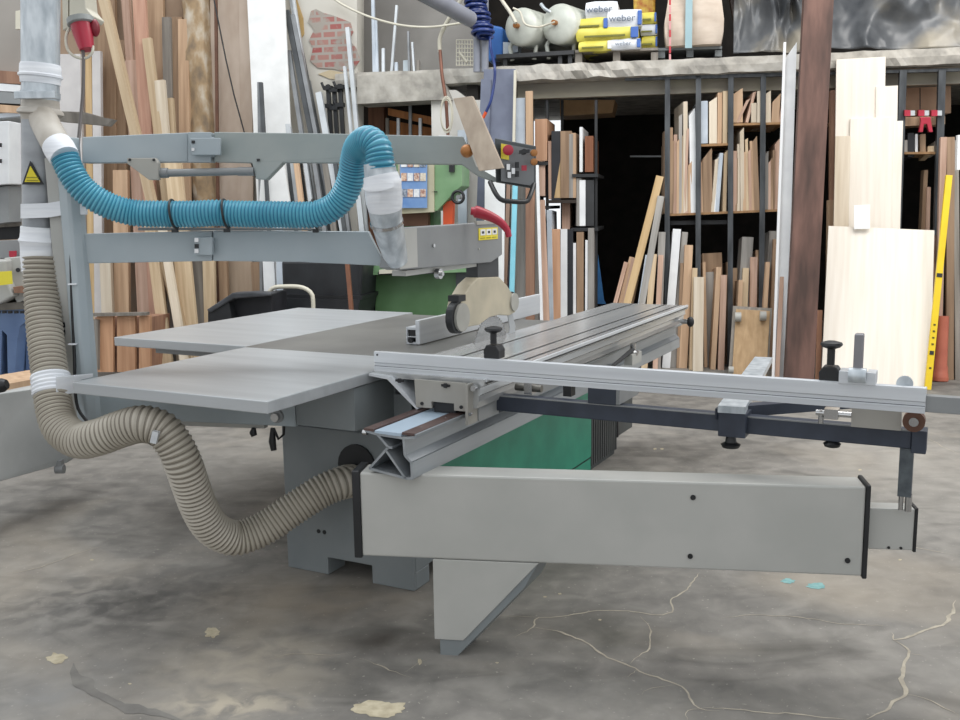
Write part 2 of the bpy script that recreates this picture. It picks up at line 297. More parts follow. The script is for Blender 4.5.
poly_wall('wall_upper',[(356,-260),(483,-260),(483,73),(356,78)],-.55,wgrey,frame=wallframe(),thick=.15)
TOP=Wp(700,58).z; BOT=Wp(700,75.5).z
# mezzanine slab with ragged concrete edge
g=B(); n=150; x0,x1=-1.3,6.2; ring=[]
for i in range(n+1):
    s=x0+(x1-x0)*i/n; base=WD*s+V3((0,8.89-0,0)); base=V3((s*.9806,8.89-.2*s*.9806,0))
    rr=[]
    for k,(o,zz) in enumerate(((-4,TOP),(-.02,TOP),(.05,TOP-.01),(.06,(TOP+BOT)/2),(.05,BOT+.01),(-.02,BOT),(-4,BOT))):
        j=V3((0,0,0))
        if 0<k<6:
            q=noise.noise(V3((s*5,k*1.7,1)))+.5*noise.noise(V3((s*17,k*3,5)))
            amp=.018+.03*max(0,1-abs(s-.9)/.8)*.8; j=WN*q*amp+Z*(noise.noise(V3((s*6,k,9)))*amp*.6)
        rr.append(g.bm.verts.new(base+WN*o+Z*zz+j))
    ring.append(rr)
for i in range(n):
    for k in range(6): g.bm.faces.new((ring[i][k],ring[i+1][k],ring[i+1][k+1],ring[i][k+1]))
    g.bm.faces.new((ring[i][6],ring[i+1][6],ring[i+1][0],ring[i][0]))
g.build('trim_1',concr,kind='structure',frame=wallframe())
def wbox(xa,xb,za,zb,oa,ob_,m,name='part',parent=None,**k):   # box between two pixel columns along the rack wall, offsets oa (front) to ob_ (back)
    a=Wp(xa,300,oa); b=Wp(xb,300,oa); a.z=b.z=0; dv=WN*(ob_-oa)
    return B().hexa([a+Z*za,b+Z*za,b+dv+Z*za,a+dv+Z*za,a+Z*zb,b+Z*zb,b+dv+Z*zb,a+dv+Z*zb]).build(name,m,parent,**k)
wbox(519,963,BOT-.13,BOT+.01,-.12,-.22,beamc,'trim_2',kind='structure',frame=wallframe())
# heavy beam left of the pillar
poly_wall('trim_3',[(357,76),(440,72),(452,100),(432,100),(357,104)],.07,concr,thick=.35,frame=wallframe())
poly_wall('trim_4',[(431,90),(456,90),(470,100),(483,100),(470,400),(436,400)],.02,mat('white_painted_pillar','b9b3aa','d6d3cd',rough=.9,scale=(5,5,2)),thick=.2,frame=wallframe())
# rubble pillar against the left wall
g=B(); a=Wp(187,70,.06); b=Wp(212,70,.06); cx=(a+b)/2; cx.z=0; hw=(b-a).length/2
for lay in range(1):
    N_=60; rings=[]
    for i in range(N_+1):
        z=4.2*i/N_; rings.append([g.bm.verts.new(cx+Z*z+WD*(hw*c*(1+.08*noise.noise(V3((z*4,c,s)))))+WN*(.1*s+.04*noise.noise(V3((z*5+3,c*2,s*2))))) for c,s in ((-1,-1),(-1,0),(-.8,.7),(-.3,1),(.3,1),(.8,.7),(1,0),(1,-1))])
    for i in range(N_):
        for k in range(7): g.bm.faces.new((rings[i][k],rings[i][k+1],rings[i+1][k+1],rings[i+1][k]))
g.build('trim_5',pillarm,kind='structure',smooth=True)
# interior of the space under the mezzanine
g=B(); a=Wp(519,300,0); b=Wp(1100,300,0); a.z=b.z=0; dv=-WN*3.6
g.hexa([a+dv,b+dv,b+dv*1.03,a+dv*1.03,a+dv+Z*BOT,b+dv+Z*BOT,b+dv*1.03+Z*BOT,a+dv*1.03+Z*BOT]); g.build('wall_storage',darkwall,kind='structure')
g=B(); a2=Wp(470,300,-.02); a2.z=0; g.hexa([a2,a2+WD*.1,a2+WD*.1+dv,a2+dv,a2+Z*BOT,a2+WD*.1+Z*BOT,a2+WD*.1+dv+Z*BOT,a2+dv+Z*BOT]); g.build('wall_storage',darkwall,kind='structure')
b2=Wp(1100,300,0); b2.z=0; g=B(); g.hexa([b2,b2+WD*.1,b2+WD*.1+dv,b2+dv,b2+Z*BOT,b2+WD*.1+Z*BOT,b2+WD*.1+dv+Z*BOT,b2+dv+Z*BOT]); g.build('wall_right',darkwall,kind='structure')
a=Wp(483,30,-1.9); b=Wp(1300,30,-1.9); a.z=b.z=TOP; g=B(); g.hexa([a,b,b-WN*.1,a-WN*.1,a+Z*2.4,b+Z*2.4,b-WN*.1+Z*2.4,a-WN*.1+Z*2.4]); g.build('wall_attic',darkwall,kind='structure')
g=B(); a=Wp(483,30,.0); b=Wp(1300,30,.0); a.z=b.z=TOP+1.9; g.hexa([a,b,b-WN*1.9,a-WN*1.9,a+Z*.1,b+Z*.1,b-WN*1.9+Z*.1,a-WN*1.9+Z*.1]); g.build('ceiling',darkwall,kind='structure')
# ================================================================ THE SAW
ROTZ=-YAW
saw=thing('sliding_table_saw','large blue-grey sliding table saw with overhead guard arms, aluminium crosscut fence and swing support arm','saw',w(-2.1,4.0,0),ROTZ)
def S(name,g,m,parent=saw,**k): return g.build(name,m,parent,**k)
# base cabinet with notched feet
g=B(); pr=[(-2.43,0),(-2.228,0),(-2.228,.072),(-2.02,.072),(-2.02,0),(-1.828,0),(-1.828,.6),(-2.43,.6)]
g.prism([w(v,2.985,z) for v,z in pr],U*.012)
g.wb(-2.43,-1.828,2.997,5.24,.072,.76)
for u0,u1 in ((2.997,3.10),(3.9,4.2),(4.95,5.22)):
    for v0,v1 in ((-2.43,-2.228),(-2.02,-1.828)): g.wb(v0,v1,u0,u1,0,.072)
base=S('base_cabinet',g,paintd,bevel=.004)
for v in (-2.268,-2.24): S('bolt_hole',B().cyl(w(v,2.983,.176),w(v,2.99,.176),.0085),blackm,base)
g=B().wb(-1.829,-1.805,3.15,4.825,.085,.7); gp=S('side_panel',g,green,bevel=.003,label='green side panel')
S('panel_seam',B().wb(-1.806,-1.803,3.15,4.825,.083,.088),blackm,gp)
S('lower_panel',B().wb(-1.829,-1.807,3.9,4.82,.0,.078),green,label='green lower panel')
g=B()
for k in range(12):
    u0=4.83+k*.036; g.wb(-1.83,-1.806,u0,u0+.022,.03 if k<12 else .08,.7)
g.wb(-1.84,-1.822,4.83,5.58,.09,.7); g.wb(-1.84,-1.822,4.83,5.25,.0,.09)
S('louvre',g,mat('dark_grey_louvre','3c3f3f','484b4a',rough=.5),label='dark grey louvred vent panel')
S('louvre_post',B().wb(-1.815,-1.80,5.245,5.265,.10,.7),blackm)
# machine frame under the tables
g=B().wb(-2.43,-1.90,3.0,4.45,.58,.80); S('table_frame',g,paintd)
# support beam from column to base
qa,qb=Pz(84,417,.66),Pz(296,427,.66); bd=(qb-qa).normalized(); bn=V3((-bd.y,bd.x,0)); S('column_beam',B().prism([qa,qb,qb+Z*.10,qa+Z*.10],bn*.08),paint,bevel=.004)
qm=Pz(175,421,.66)-bn*.001; S('beam_joint',B().prism([qm,qm+bd*.008,qm+bd*.008+Z*.1,qm+Z*.1],bn*.02),blackm)
S('front_shade_plate',B().wb(-2.16,-1.905,2.74,3.0,.672,.825),paintd)  # added plate whose darker paint stands in for shade under the extension table
qa2=Pz(90,424,.635)+bn*.02; qb2=Pz(262,430,.635)+bn*.02; S('lower_rail',B().prism([qa2,qb2,qb2+Z*.022,qa2+Z*.022],bn*.03),paintl,bevel=.003)
bq=Pz(278,416,.715); g=B().cyl(bq-bn*.03,bq+bn*.01,.015); b_=S('beam_bolt',g,chrome); S('washer',B().cyl(bq-bn*.012,bq+bn*.0,.024),hoodg,b_)
for qx,h in ((269,.085),(250,.03)):
    q=Pz(qx,430,.64)+bn*.03; S('clamp_handle',B().tube([q,q-Z*h*.6+VV*-.005,q-Z*h],lambda i:(.008,.014,.011)[i]),blackm,smooth=True)
q=Pz(270,430,.64)+bn*.03; S('clamp_handle',B().tube([q+VV*.0,q+VV*.02-Z*.04,q+VV*.045-Z*.02,q+VV*.05+Z*.02],.005),blackm,smooth=True)
# tables
TZ=.87
t1=S('extension_table',B().wb(-2.738,-1.893,2.262,3.15,TZ-.040,TZ),steel,bevel=.003)
S('side_table',B().wb(-3.535,-2.752,3.17,4.55,TZ-.04,TZ),steel,bevel=.003)
S('table_rib',B().wb(-3.36,-2.77,3.25,4.5,TZ-.075,TZ-.04),hoodg)
S('main_table',B().wb(-2.748,-1.893,3.154,4.47,TZ-.05,TZ-.0005),cast,bevel=.002)
# rip fence
rf=S('rip_fence',B().wb(-2.088,-2.068,3.47,4.74,TZ+.002,TZ+.105),alu,bevel=.002)
g=B(); 
for (v0,v1,z0,z1) in ((-2.128,-2.088,.062,.072),(-2.134,-2.128,.020,.072),(-2.134,-2.088,.0,.010),(-2.134,-2.128,.0,.02),(-2.13,-2.088,.030,.034)): g.wb(v0,v1,3.47,4.72,TZ+z0+.002,TZ+z1+.002)
S('fence_profile',g,alu,rf)
S('fence_core',B().wb(-2.126,-2.090,3.478,3.485,TZ+.036,TZ+.064),blackm,rf)
S('knob',B().cyl(w(-2.11,3.46,TZ+.018),w(-2.11,3.49,TZ+.018),.010),blackm,rf)
# blade
bc=w(-1.87,3.74,.80); g=B(); n=60; R0,R1=.168,.178
for sd in (0,):
    pts=[]
    for i in range(n):
        a=2*math.pi*i/n
        pts.append(bc+(U*math.cos(a)+Z*math.sin(a))*R0); pts.append(bc+(U*math.cos(a+.09)+Z*math.sin(a+.09))*R1)
    g.prism(pts,VV*.0035)
S('saw_blade',g,chrome)
S('riving_knife',B().prism([w(-1.868,u,z) for u,z in ((3.9,.80),(3.98,.80),(3.99,.90),(3.95,.98),(3.90,.99),(3.93,.9))],VV*.003),steel)
# sliding carriage
CT=.872
ca=thing('carriage','',None,w(-1.66,4.1,.8)) if False else None
pr=[(-1.886,CT),(-1.44,CT),(-1.44,CT-.018),(-1.455,CT-.028),(-1.452,CT-.05),(-1.462,CT-.058),(-1.462,CT-.075),(-1.47,CT-.10),(-1.65,CT-.10),(-1.65,CT-.018),(-1.80,CT-.018),(-1.886,CT-.010)]
car=S('sliding_carriage',B().prism([w(v,2.83,z) for v,z in pr],U*2.56),aluc,label='long brushed aluminium sliding table')
for v in (-1.756,-1.57,-1.49): S('slot',B().wb(v-.006,v+.006,2.86,5.38,CT-.004,CT+.0006),blackm,car)
S('slot',B().wb(-1.4405,-1.436,2.84,5.38,CT-.014,CT-.011),blackm,car)
S('edge_lip',B().wb(-1.447,-1.437,2.84,5.39,CT-.008,CT+.003),alu,car)
# near end: diagonal web and end plate
pr=[(-1.888,CT-.004),(-1.80,CT-.010),(-1.735,CT-.065),(-1.686,CT-.115),(-1.694,CT-.118),(-1.75,CT-.072),(-1.81,CT-.020),(-1.888,CT-.012)]
S('diagonal_web',B().prism([w(v,2.81,z) for v,z in pr],U*2.5),alu,car)
S('web_box',B().wb(-1.735,-1.69,2.9,5.3,CT-.08,CT-.02),aluc,car)  # plain box in carriage aluminium beside the diagonal web
pr=[(-1.694,CT-.010),(-1.494,CT-.010),(-1.494,CT-.106),(-1.540,CT-.106),(-1.540,CT-.082),(-1.628,CT-.082),(-1.628,CT-.106),(-1.690,CT-.106)]
ep=S('end_plate',B().prism([w(v,2.80,z) for v,z in pr],U*.012),mat('satin_grey_plate','9a9790','a5a29b',rough=.45,metal=.3))
for v in (-1.665,-1.512): S('bolt',B().cyl(w(v,2.796,CT-.092),w(v,2.801,CT-.092),.006),blackm,ep)
for v,z in ((-1.752,-.018),(-1.57,-.022)): S('bolt',B().cyl(w(v,2.793,CT+z),w(v,2.80,CT+z),.009,seg=6).wb(v-.016,v+.016,2.795,2.80,CT+z-.004,CT+z+.004),blackm,ep)
S('notch_block',B().wb(-1.626,-1.542,2.814,2.84,CT-.12,CT-.07),blackm,ep)
# side plate at carriage right with rollers
S('saddle_side',B().wb(-1.486,-1.478,2.86,3.6,CT-.15,CT-.03),hoodg)
sp=S('side_plate',B().wb(-1.492,-1.482,2.79,2.86,CT-.15,CT-.012),mat('satin_grey_plate','9a9790'))
S('bolt',B().cyl(w(-1.468,2.80,CT-.025),w(-1.468,2.82,CT-.025),.010),chrome,sp); S('bolt',B().cyl(w(-1.475,2.79,CT-.112),w(-1.475,2.80,CT-.112),.006),chrome,sp)
S('guide_wheel',B().cyl(w(-1.50,2.84,CT-.105),w(-1.485,2.84,CT-.105),.03),hoodg,sp)
# guide beam (X profile)
bz=.605; ub=2.50; T=.0078
g=B()
def seg(p,q,t=T,u0=ub,u1=5.55):
    (a,b),(c,d)=p,q; dx,dz=c-a,d-b; L=math.hypot(dx,dz); nx,nz=-dz/L*t/2,dx/L*t/2
    g.prism([w(a+nx,u0,b+nz),w(c+nx,u0,d+nz),w(c-nx,u0,d-nz),w(a-nx,u0,b-nz)],U*(u1-u0))
for p,q in (((-1.70,.745),(-1.655,.738)),((-1.655,.738),(-1.615,.700)),((-1.615,.700),(-1.69,.622)),((-1.655,.738),(-1.56,.735)),((-1.56,.735),(-1.515,.742)),((-1.558,.735),(-1.555,.680)),((-1.555,.680),(-1.532,.660)),((-1.532,.660),(-1.53,.608)),((-1.53,.608),(-1.555,.606)),((-1.555,.606),(-1.625,.690)),((-1.69,.622),(-1.55,.606)),((-1.62,.70),(-1.60,.70)),((-1.515,.742),(-1.513,.752))): seg(p,q)
gb=S('guide_beam',g,mat('worn_aluminium','8f959a','a3a7aa',rough=.4,metal=.5,scale=(20,1,20)),label='open aluminium guide beam with X-shaped end section')
for v0,v1 in ((-1.705,-1.668),(-1.562,-1.515)): 
    r_=S('steel_strip',B().wb(v0,v1,ub+.0,5.5,.746,.754),stripm,gb)
    for uu in (2.58,2.74): S('screw',B().cyl(w((v0+v1)/2,uu,.7535),w((v0+v1)/2,uu,.7555),.004),chrome,r_)
S('glide_strip',B().wb(-1.664,-1.566,ub,5.5,.740,.750),mat('pale_blue_glide','9fb0be','acbccb',rough=.3),gb)
S('drain_plug',B().tube([w(-1.72,2.52,.735),w(-1.705,2.52,.735)],.009),chrome,gb)
S('beam_bracket',B().wb(-1.80,-1.60,3.0,3.3,.60,.74).wb(-1.80,-1.60,4.6,4.9,.60,.74),paintd)
# far-end handle of carriage
h=S('end_handle',B().cyl(w(-1.47,5.38,.78),w(-1.435,5.38,.78),.014),chrome); S('knob',B().ball(w(-1.42,5.38,.78),.030,(.7,.7,1)),blackm,h,smooth=True)
# clamp gear hanging by the carriage side
q=w(-1.42,4.35,.765); h=S('locking_lever',B().tube([q,q-U*.25+Z*-.03,q-U*.5-Z*.07],lambda i:(.012,.008,.006)[i]),blackm,smooth=True)
S('pivot',B().lathe(q-Z*.03,Z,((0,.02),(.02,.03),(.03,.012),(.06,.014))),chrome,h); S('block',B().wb(-1.44,-1.40,4.28,4.42,.70,.75),paintl,h)
# ---- crosscut fence
FU=2.85
ff=S('crosscut_fence',B().prism([w(-1.89,u,z) for u,z in ((FU,.869),(FU,.888),(FU+.004,.890),(FU+.004,.9),(FU,.902),(FU,.940),(FU+.012,.942),(FU+.014,.936),(FU+.05,.936),(FU+.05,.869))],VV*1.791),alu,bevel=.001,label='long silver aluminium crosscut fence')
S('fence_groove',B().wb(-1.888,-.10,FU+.0005,FU+.0042,.8885,.8905),mat('groove_grey','6d7073',rough=.5),ff)
S('highlight_edge',B().wb(-1.885,-.10,FU-.0015,FU+.002,.884,.8865),alu,ff)
S('screw',B().cyl(w(-1.875,FU-.002,.930),w(-1.875,FU+.001,.930),.0035),blackm,ff)
S('extension_fence',B().wb(-.10,.45,FU+.01,FU+.04,.872,.918),hoodg,bevel=.002)
# stop clamps
def clamp(v,zz,h,name,k=1):
    q=w(v,FU+.03,zz); g=B(); g.prism([q+VV*a+Z*b-U*.02 for a,b in ((-.028,0),(.028,0),(.029,.03),(.018,.046),(-.018,.046),(-.029,.03))],U*.05)
    c=S(name,g,blackm,bevel=.003); S('stem',B().tube([q+Z*.05,q+Z*(.05+h)],.011),blackm,c,smooth=True)
    S('grip',B().lathe(q+Z*(.05+h),Z,((0,.010),(.005,.024),(.012,.031),(.018,.029),(.023,.012))),blackm,c,smooth=True)
clamp(-1.428,.94,.035,'clamp_knob'); clamp(-.352,.935,.046,'clamp_knob')
fs=S('flip_stop',B().prism([w(v,FU-.005,z) for v,z in ((-.325,.938),(-.228,.938),(-.228,.975),(-.252,.975),(-.252,.955),(-.297,.955),(-.297,.975),(-.325,.975))],U*.06),alu,bevel=.002)
S('arm',B().wb(-.288,-.264,FU-.012,FU+.02,.965,1.082),mat('grey_cast_metal','7d7c80','8a898c',rough=.4,metal=.5),fs,bevel=.004)
S('hinge',B().cyl(w(-.298,FU-.01,.966),w(-.252,FU-.01,.966),.021),galv,fs,smooth=True)
S('end_disc',B().cyl(w(-.155,FU+.02,.945),w(-.155,FU+.03,.945),.022),galv,ff)
# outrigger frame
fu=3.0
of=S('outrigger_frame',B().wb(-1.497,-.135,fu,fu+.05,.731,.786).wb(-.135,-.095,fu-.01,fu+.05,.721,.790),navy,bevel=.003,label='dark blue-grey square tube under the fence')
S('top_edge',B().wb(-1.495,-.14,fu-.001,fu+.002,.783,.7875).wb(-1.499,-1.492,fu-.001,fu+.002,.731,.7875),hoodg,of)
for v0,v1,z1 in ((-1.135,-1.035,.845),): S('cross_block',B().wb(v0,v1,fu-.004,fu+.30,.786,z1),navy,of,bevel=.003); S('block_face',B().wb(v1,v1+.012,fu-.003,fu+.2,.79,z1),hoodg,of)
S('side_arm',B().prism([w(-.70,fu-.03,.775),w(-.70,fu+.02,.775),w(-.22,3.51,.775),w(-.22,3.41,.775)],Z*.035),navy,of)
S('mounting_block',B().wb(-1.54,-1.475,3.02,3.08,.72,.86),navy)
wbm=mat('worn_bolt_metal','55534e','77746d',rough=.4,metal=.5); lk=S('link_bolt',B().cyl(w(-1.43,3.06,.81),w(-1.33,3.06,.81),.013),wbm); S('nut',B().wb(-1.39,-1.36,3.04,3.08,.79,.83),chrome,lk); S('link_clip',B().wb(-1.25,-1.22,3.06,3.10,.79,.85),blackm)
ue=Pz(768,357,.815).dot(U)
br=S('sliding_bracket',B().wb(-.690,-.605,fu-.03,fu+.06,.722,.80),navy,bevel=.003)
q0=w(-.648,fu-.035,.80); q1=Pz(764,357,.76); q1=Pz(763.5,357,.822); q1.z=.80; bdir=(q1-q0).normalized(); sdir=V3((bdir.y,-bdir.x,0)); S('cross_bar',B().prism([q0-sdir*.042,q0+sdir*.042,q1+sdir*.034,q1-sdir*.034],Z*.022),galv,br)
kq=w(-.655,fu-.0,.725); S('knob',B().lathe(kq-Z*.045,Z,((0,.012),(.003,.026),(.013,.031),(.020,.018),(.045,.014))),blackm,br,smooth=True)
kq=w(-.355,fu+.02,.731); S('knob',B().lathe(kq-Z*.022,Z,((0,.012),(.003,.022),(.012,.026),(.022,.014))),blackm,of,smooth=True)
hb=S('hinge_block',B().wb(-.30,-.165,fu-.02,fu+.02,.787,.845),mat('satin_grey_plate','9a9790')); S('roller',B().cyl(w(-.13,fu-.045,.822),w(-.13,fu-.01,.822),.030),rust,hb); S('bolt',B().cyl(w(-.13,fu-.052,.822),w(-.13,fu-.044,.822),.013),chrome,hb)
S('adjuster',B().cyl(w(-.40,fu-.02,.822),w(-.30,fu-.02,.822),.009).cyl(w(-.385,fu-.02,.79),w(-.385,fu-.02,.83),.008).wb(-.375,-.335,fu-.04,fu,.808,.838),chrome,hb)
# post down to the swing arm
p0=S('support_post',B().wb(-.165,-.128,fu,fu+.045,.585,.731),mat('mottled_dark_steel','3d4348','555c60',rough=.45,scale=(30,30,30)))
S('post_rod',B().cyl(w(-.135,fu+.018,.538),w(-.135,fu+.018,.59),.010).cyl(w(-.155,fu+.018,.540),w(-.155,fu+.018,.59),.007),chrome,p0,smooth=True)
# swing arm: left (X -.39,Y 3.0) to right (X 1.14,Y 2.76)
A=V3((-.392,3.0,0)); E=V3((1.141,2.765,0)); AD=(E-A).normalized(); AN=V3((AD.y,-AD.x,0)); th=.11
def abox(s0,s1,z0,z1,o0=0,o1=th):
    a,b=A+AD*s0,A+AD*s1; n=-AN
    return [a+n*o0+Z*z0,b+n*o0+Z*z0,b+n*o1+Z*z0,a+n*o1+Z*z0,a+n*o0+Z*z1,b+n*o0+Z*z1,b+n*o1+Z*z1,a+n*o1+Z*z1]
LEN=(E-A).length
arm=S('swing_arm',B().hexa(abox(0,LEN,.329,.608)),paintl,bevel=.006,label='long light grey swing support arm')
for s0,s1 in ((-.026,0),(LEN,LEN+.014)): S('end_cap',B().hexa(abox(s0,s1,.322,.614,-.004,th+.004)),blackm,arm,bevel=.004)
for fx,z in ((.676,.560),(.673,.372),(.972,.378)): S('screw',B().cyl(A+AD*LEN*fx+AN*.004+Z*z,A+AD*LEN*fx-AN*.002+Z*z,.008),blackm,arm)
fr=.03
S('extension_arm',B().hexa(abox(LEN+.0,LEN+.150,.405,.535,fr,th-.02)),paintl,arm,bevel=.004); S('end_plug',B().hexa(abox(LEN+.150,LEN+.158,.402,.538,fr-.002,th-.018)),blackm,arm)
for s in (LEN+.08,LEN+.115): S('screw',B().cyl(A+AD*s-AN*(fr-.004)+Z*.413,A+AD*s-AN*fr+Z*.413,.004),blackm,arm)
# pivot foot
fA=(P(435,562,3.0)-A).dot(AD); fB=(P(540,566,2.97)-A).dot(AD)
def apt(s,z,o): return A+AD*s-AN*o+Z*z
ft=S('pivot_foot',B().prism([apt(s,z,-.002) for s,z in ((fA,.328),(fA,.055),(fA+.095,.055),(fB,.328))],U*.13),paintl,bevel=.002)
S('foot_block',B().prism([apt(s,z,.003) for s,z in ((fA+.018,.06),(fA+.018,0),(fA+.075,0),(fB-.045,.245),(fB-.004,.322),(fA+.05,.322))],U*.13),paintd,ft)
# ---- column, arms
cq=w(-2.92,2.5)
CX=P(80,300,3.55); CX.z=0
col=S('column',B().prism([CX+w(a,b,.66) for a,b in ((-.03,-.03),(-.018,-.036),(.018,-.036),(.03,-.03),(.036,0),(.03,.03),(-.03,.03),(-.036,0))],Z*1.05),paint,smooth=False,bevel=.004)
CX2=P(65.5,300,3.58); CX2.z=0
S('column_flange',B().box(CX2+Z*1.15,V3((1,0,0)),V3((0,1,0)),Z,.048,.05,.98),paintl,col,bevel=.003)
for y,h in ((325,.006),(332,.006)): q=P(64,y,3.55); S('slot_hole',B().box(q,V3((1,0,0)),V3((0,1,0)),Z,.006,.006,.018),blackm,col)
pc=[P(70,200,3.52),P(71,260,3.52),P(72,300,3.52),P(74,345,3.52),P(76,400,3.50),P(84,418,3.48),P(91,424,3.46)]
cbl=S('power_cable',B().tube(smooth_path(pc,40)[0],.006),blackm,col,smooth=True)
for y in (284,344): q=P(73,y,3.51); S('cable_tie',B().box(q,V3((1,.0,.0)),V3((0,1,0)),Z,.030,.02,.005),tape,cbl)
def apoly(px,Y0,Y1,dep,m,name,parent=saw,**k):     # flat steel section: outline measured at the depth of its own face
    x0=min(p[0] for p in px); x1=max(p[0] for p in px)
    return S(name,B().prism([P(x,y,Y0+(Y1-Y0)*(x-x0)/(x1-x0)) for x,y in px],V3((0,dep,0))),m,parent,**k)
ua=apoly([(82,137),(188,132.5),(188,162),(82,163)],3.55,3.62,.07,paint,'upper_arm',bevel=.003)
apoly([(188,132.2),(211,132.2),(211,137),(214,137),(214,157),(211,157),(211,162.3),(188,162.3)],3.60,3.61,.06,paint,'hinge',ua,bevel=.002)
apoly([(190,138),(220,138),(220,155),(192,155)],3.57,3.57,.02,paint,'hinge_plate',ua,bevel=.002)
for y in (142,149.5): apoly([(191.5,y-1.5),(194.5,y-1.5),(194.5,y+1.5),(191.5,y+1.5)],3.565,3.565,.01,blackm if y<145 else chrome,'bolt',ua)
ub_=apoly([(214,132),(330,133.5),(463,136.5),(470,150),(476,166),(500,180),(494,182),(478,176),(462,164.5),(283,162.5),(266,180),(256,179),(252,163),(214,162)],3.62,3.45,.06,hoodg if False else mat('grey_green_arm_paint','8f9795','9a9f9c',rough=.42),'control_arm',bevel=.003)
for x,y in ((258,160),(281,160)): apoly([(x-1.3,y-1.3),(x+1.3,y-1.3),(x+1.3,y+1.3),(x-1.3,y+1.3)],3.59,3.585,.01,blackm,'bolt',ub_)
rb=apoly([(127,158),(155,158),(158,163),(158,180),(149,180),(127,163.5)],3.54,3.54,.03,tanguard if False else mat('beige_bracket_paint','9d9a92','a8a59d',rough=.5),'rod_bracket',ua,bevel=.002)
for x in (129.5,153.5): apoly([(x-1,158.5),(x+1,158.5),(x+1,161),(x-1,161)],3.535,3.535,.006,blackm,'bolt',ua)
gs=S('gas_strut',B().tube([P(158,173,3.57),P(168,173,3.57),P(168.1,173,3.57),P(238,171.5,3.6),P(238.1,171.5,3.6),P(254,171.5,3.6)],lambda i:(.018,.018,.014,.014,.016,.016)[i]),hoodg,smooth=True)
# control box hung from control arm
def fr_box(px,Y0,Y1,dep,m,name,parent,**k): return apoly(px,Y0,Y1,dep,m,name,parent,**k)
cb=fr_box([(495,138),(536,146),(536,189),(496,182)],3.42,3.50,.06,mat('dark_control_box','3f4446','4a4f51',rough=.5),'control_box',saw,bevel=.003)
fr_box([(501,143),(534,149.5),(534,186),(501,181)],3.405,3.475,.01,mat('control_face_grey','6b6d6f','747678',rough=.5),'face_panel',cb)
fr_box([(501,143.5),(509,145),(509,160),(501,158.5)],3.40,3.415,.006,yel,'warning_plate',cb)
q=P(507,150.5,3.40); d=V3((.15,-1,0)).normalized(); S('stop_button',B().lathe(q,d,((0,.008),(.015,.008),(.016,.018),(.026,.018),(.03,.010))),redp,cb,smooth=True)
q=P(523,152,3.42); S('rotary_switch',B().cyl(q,q+d*.02,.010).box(q+d*.025,V3((1,.2,.1)),d,Z,.035,.014,.012),blackm,cb)
for x,y in ((533.5,153),(533.5,162)): q=P(x,y,3.45); S('round_button',B().lathe(q,d,((0,.012),(.012,.012),(.014,.006))),brass,cb,smooth=True)
for x,y in ((508,167),(513,171),(517,165),(509,175),(517,174)): q=P(x,y,3.415); S('push_button',B().box(q,V3((1,.15,0)),d,Z,.012,.012,.02),blackm if x>515 else chrome,cb)
q=P(524,168,3.42); S('red_label',B().box(q,V3((1,.15,0)),d,Z,.018,.004,.018),redp,cb)
hp=[P(490,182,3.42),P(496,194,3.37),P(502,200,3.35),P(512,201.5,3.36),P(526,201.5,3.40),P(530,196,3.42),P(534,184,3.48)]
S('box_handle',B().tube(smooth_path(hp,30)[0],.0085),blackm,cb,smooth=True)
# lower arm
la=apoly([(82,234),(212,231),(212,261),(84,263.5)],3.55,3.60,.07,paint,'lower_arm',bevel=.003)
apoly([(194,237.5),(212,237.5),(212,255),(194,255)],3.56,3.56,.03,paint,'hinge_plate',la,bevel=.002)
for y in (240,246,251): apoly([(194.5,y-2),(198.5,y-2),(198.5,y+2),(194.5,y+2)],3.555,3.555,.01,blackm if y==246 else chrome,'bolt',la)
lb=apoly([(213,231),(368,231.7),(372,240),(378,252),(386,266),(300,262),(213,261)],3.60,3.55,.06,paint,'guard_arm',bevel=.003)
apoly([(138,227.5),(322,228.5),(322,230.5),(138,230.5)],3.6,3.58,.03,hoodg,'hose_rail',lb)
# hood box along the blade
pts=[(2.98,1.372),(3.80,1.378),(3.83,1.36),(3.83,1.235),(3.72,1.207),(2.98,1.222),(2.93,1.232)]
hd=S('guard_hood',B().prism([w(-1.91,u,z) for u,z in pts],VV*.06),hoodg,bevel=.004)
S('clear_front',B().wb(-1.852,-1.848,2.975,3.10,1.226,1.37),paintl,hd)
q=w(-1.849,3.22,1.30); S('bolt',B().cyl(q,q+VV*.006,.007),chrome,hd); q=w(-1.849,3.6,1.27)
S('bolt',B().cyl(q,q+VV*.003,.004),paintl,hd)
ws=S('warning_sticker',B().wb(-1.8495,-1.8475,3.60,3.78,1.305,1.355),yel,hd,label='yellow sticker with three pictograms')
for k in range(3):
    u0=3.615+k*.055; S('pictogram',B().wb(-1.848,-1.8462,u0,u0+.045,1.325,1.35),white,ws); S('pictogram_mark',B().wb(-1.847,-1.8455,u0+.012,u0+.032,1.332,1.342),blackm,ws)
    S('sticker_text',B().wb(-1.848,-1.8462,u0,u0+.04,1.312,1.315),mat('olive_print','8a8420'),ws)
rh=smooth_path([P(471,211,3.95),P(477,212,3.95),P(489,216,3.96),P(500,222,3.97),(P(507,230,3.98)),P(509,237,3.98)],24)[0]
S('red_handle',B().tube(rh,lambda i:(.026-.014*i/23) if i>1 else .016),redp,hd,smooth=True)
S('handle_plate',B().wb(-1.86,-1.845,3.58,3.76,1.37,1.385),brass if False else mat('beige_bracket_paint','9d9a92'),hd)
S('hood_rail',B().wb(-1.93,-1.87,3.05,3.7,1.195,1.215),paintl,hd); q=w(-1.86,3.26,1.19); S('roller',B().cyl(q,q+VV*.02,.02).cyl(q+VV*.02,q+VV*.03,.009),chrome,hd)
S('height_slide',B().wb(-1.92,-1.865,3.62,3.82,1.13,1.235),mat('charcoal_bracket','35373a','404245',rough=.5),hd)
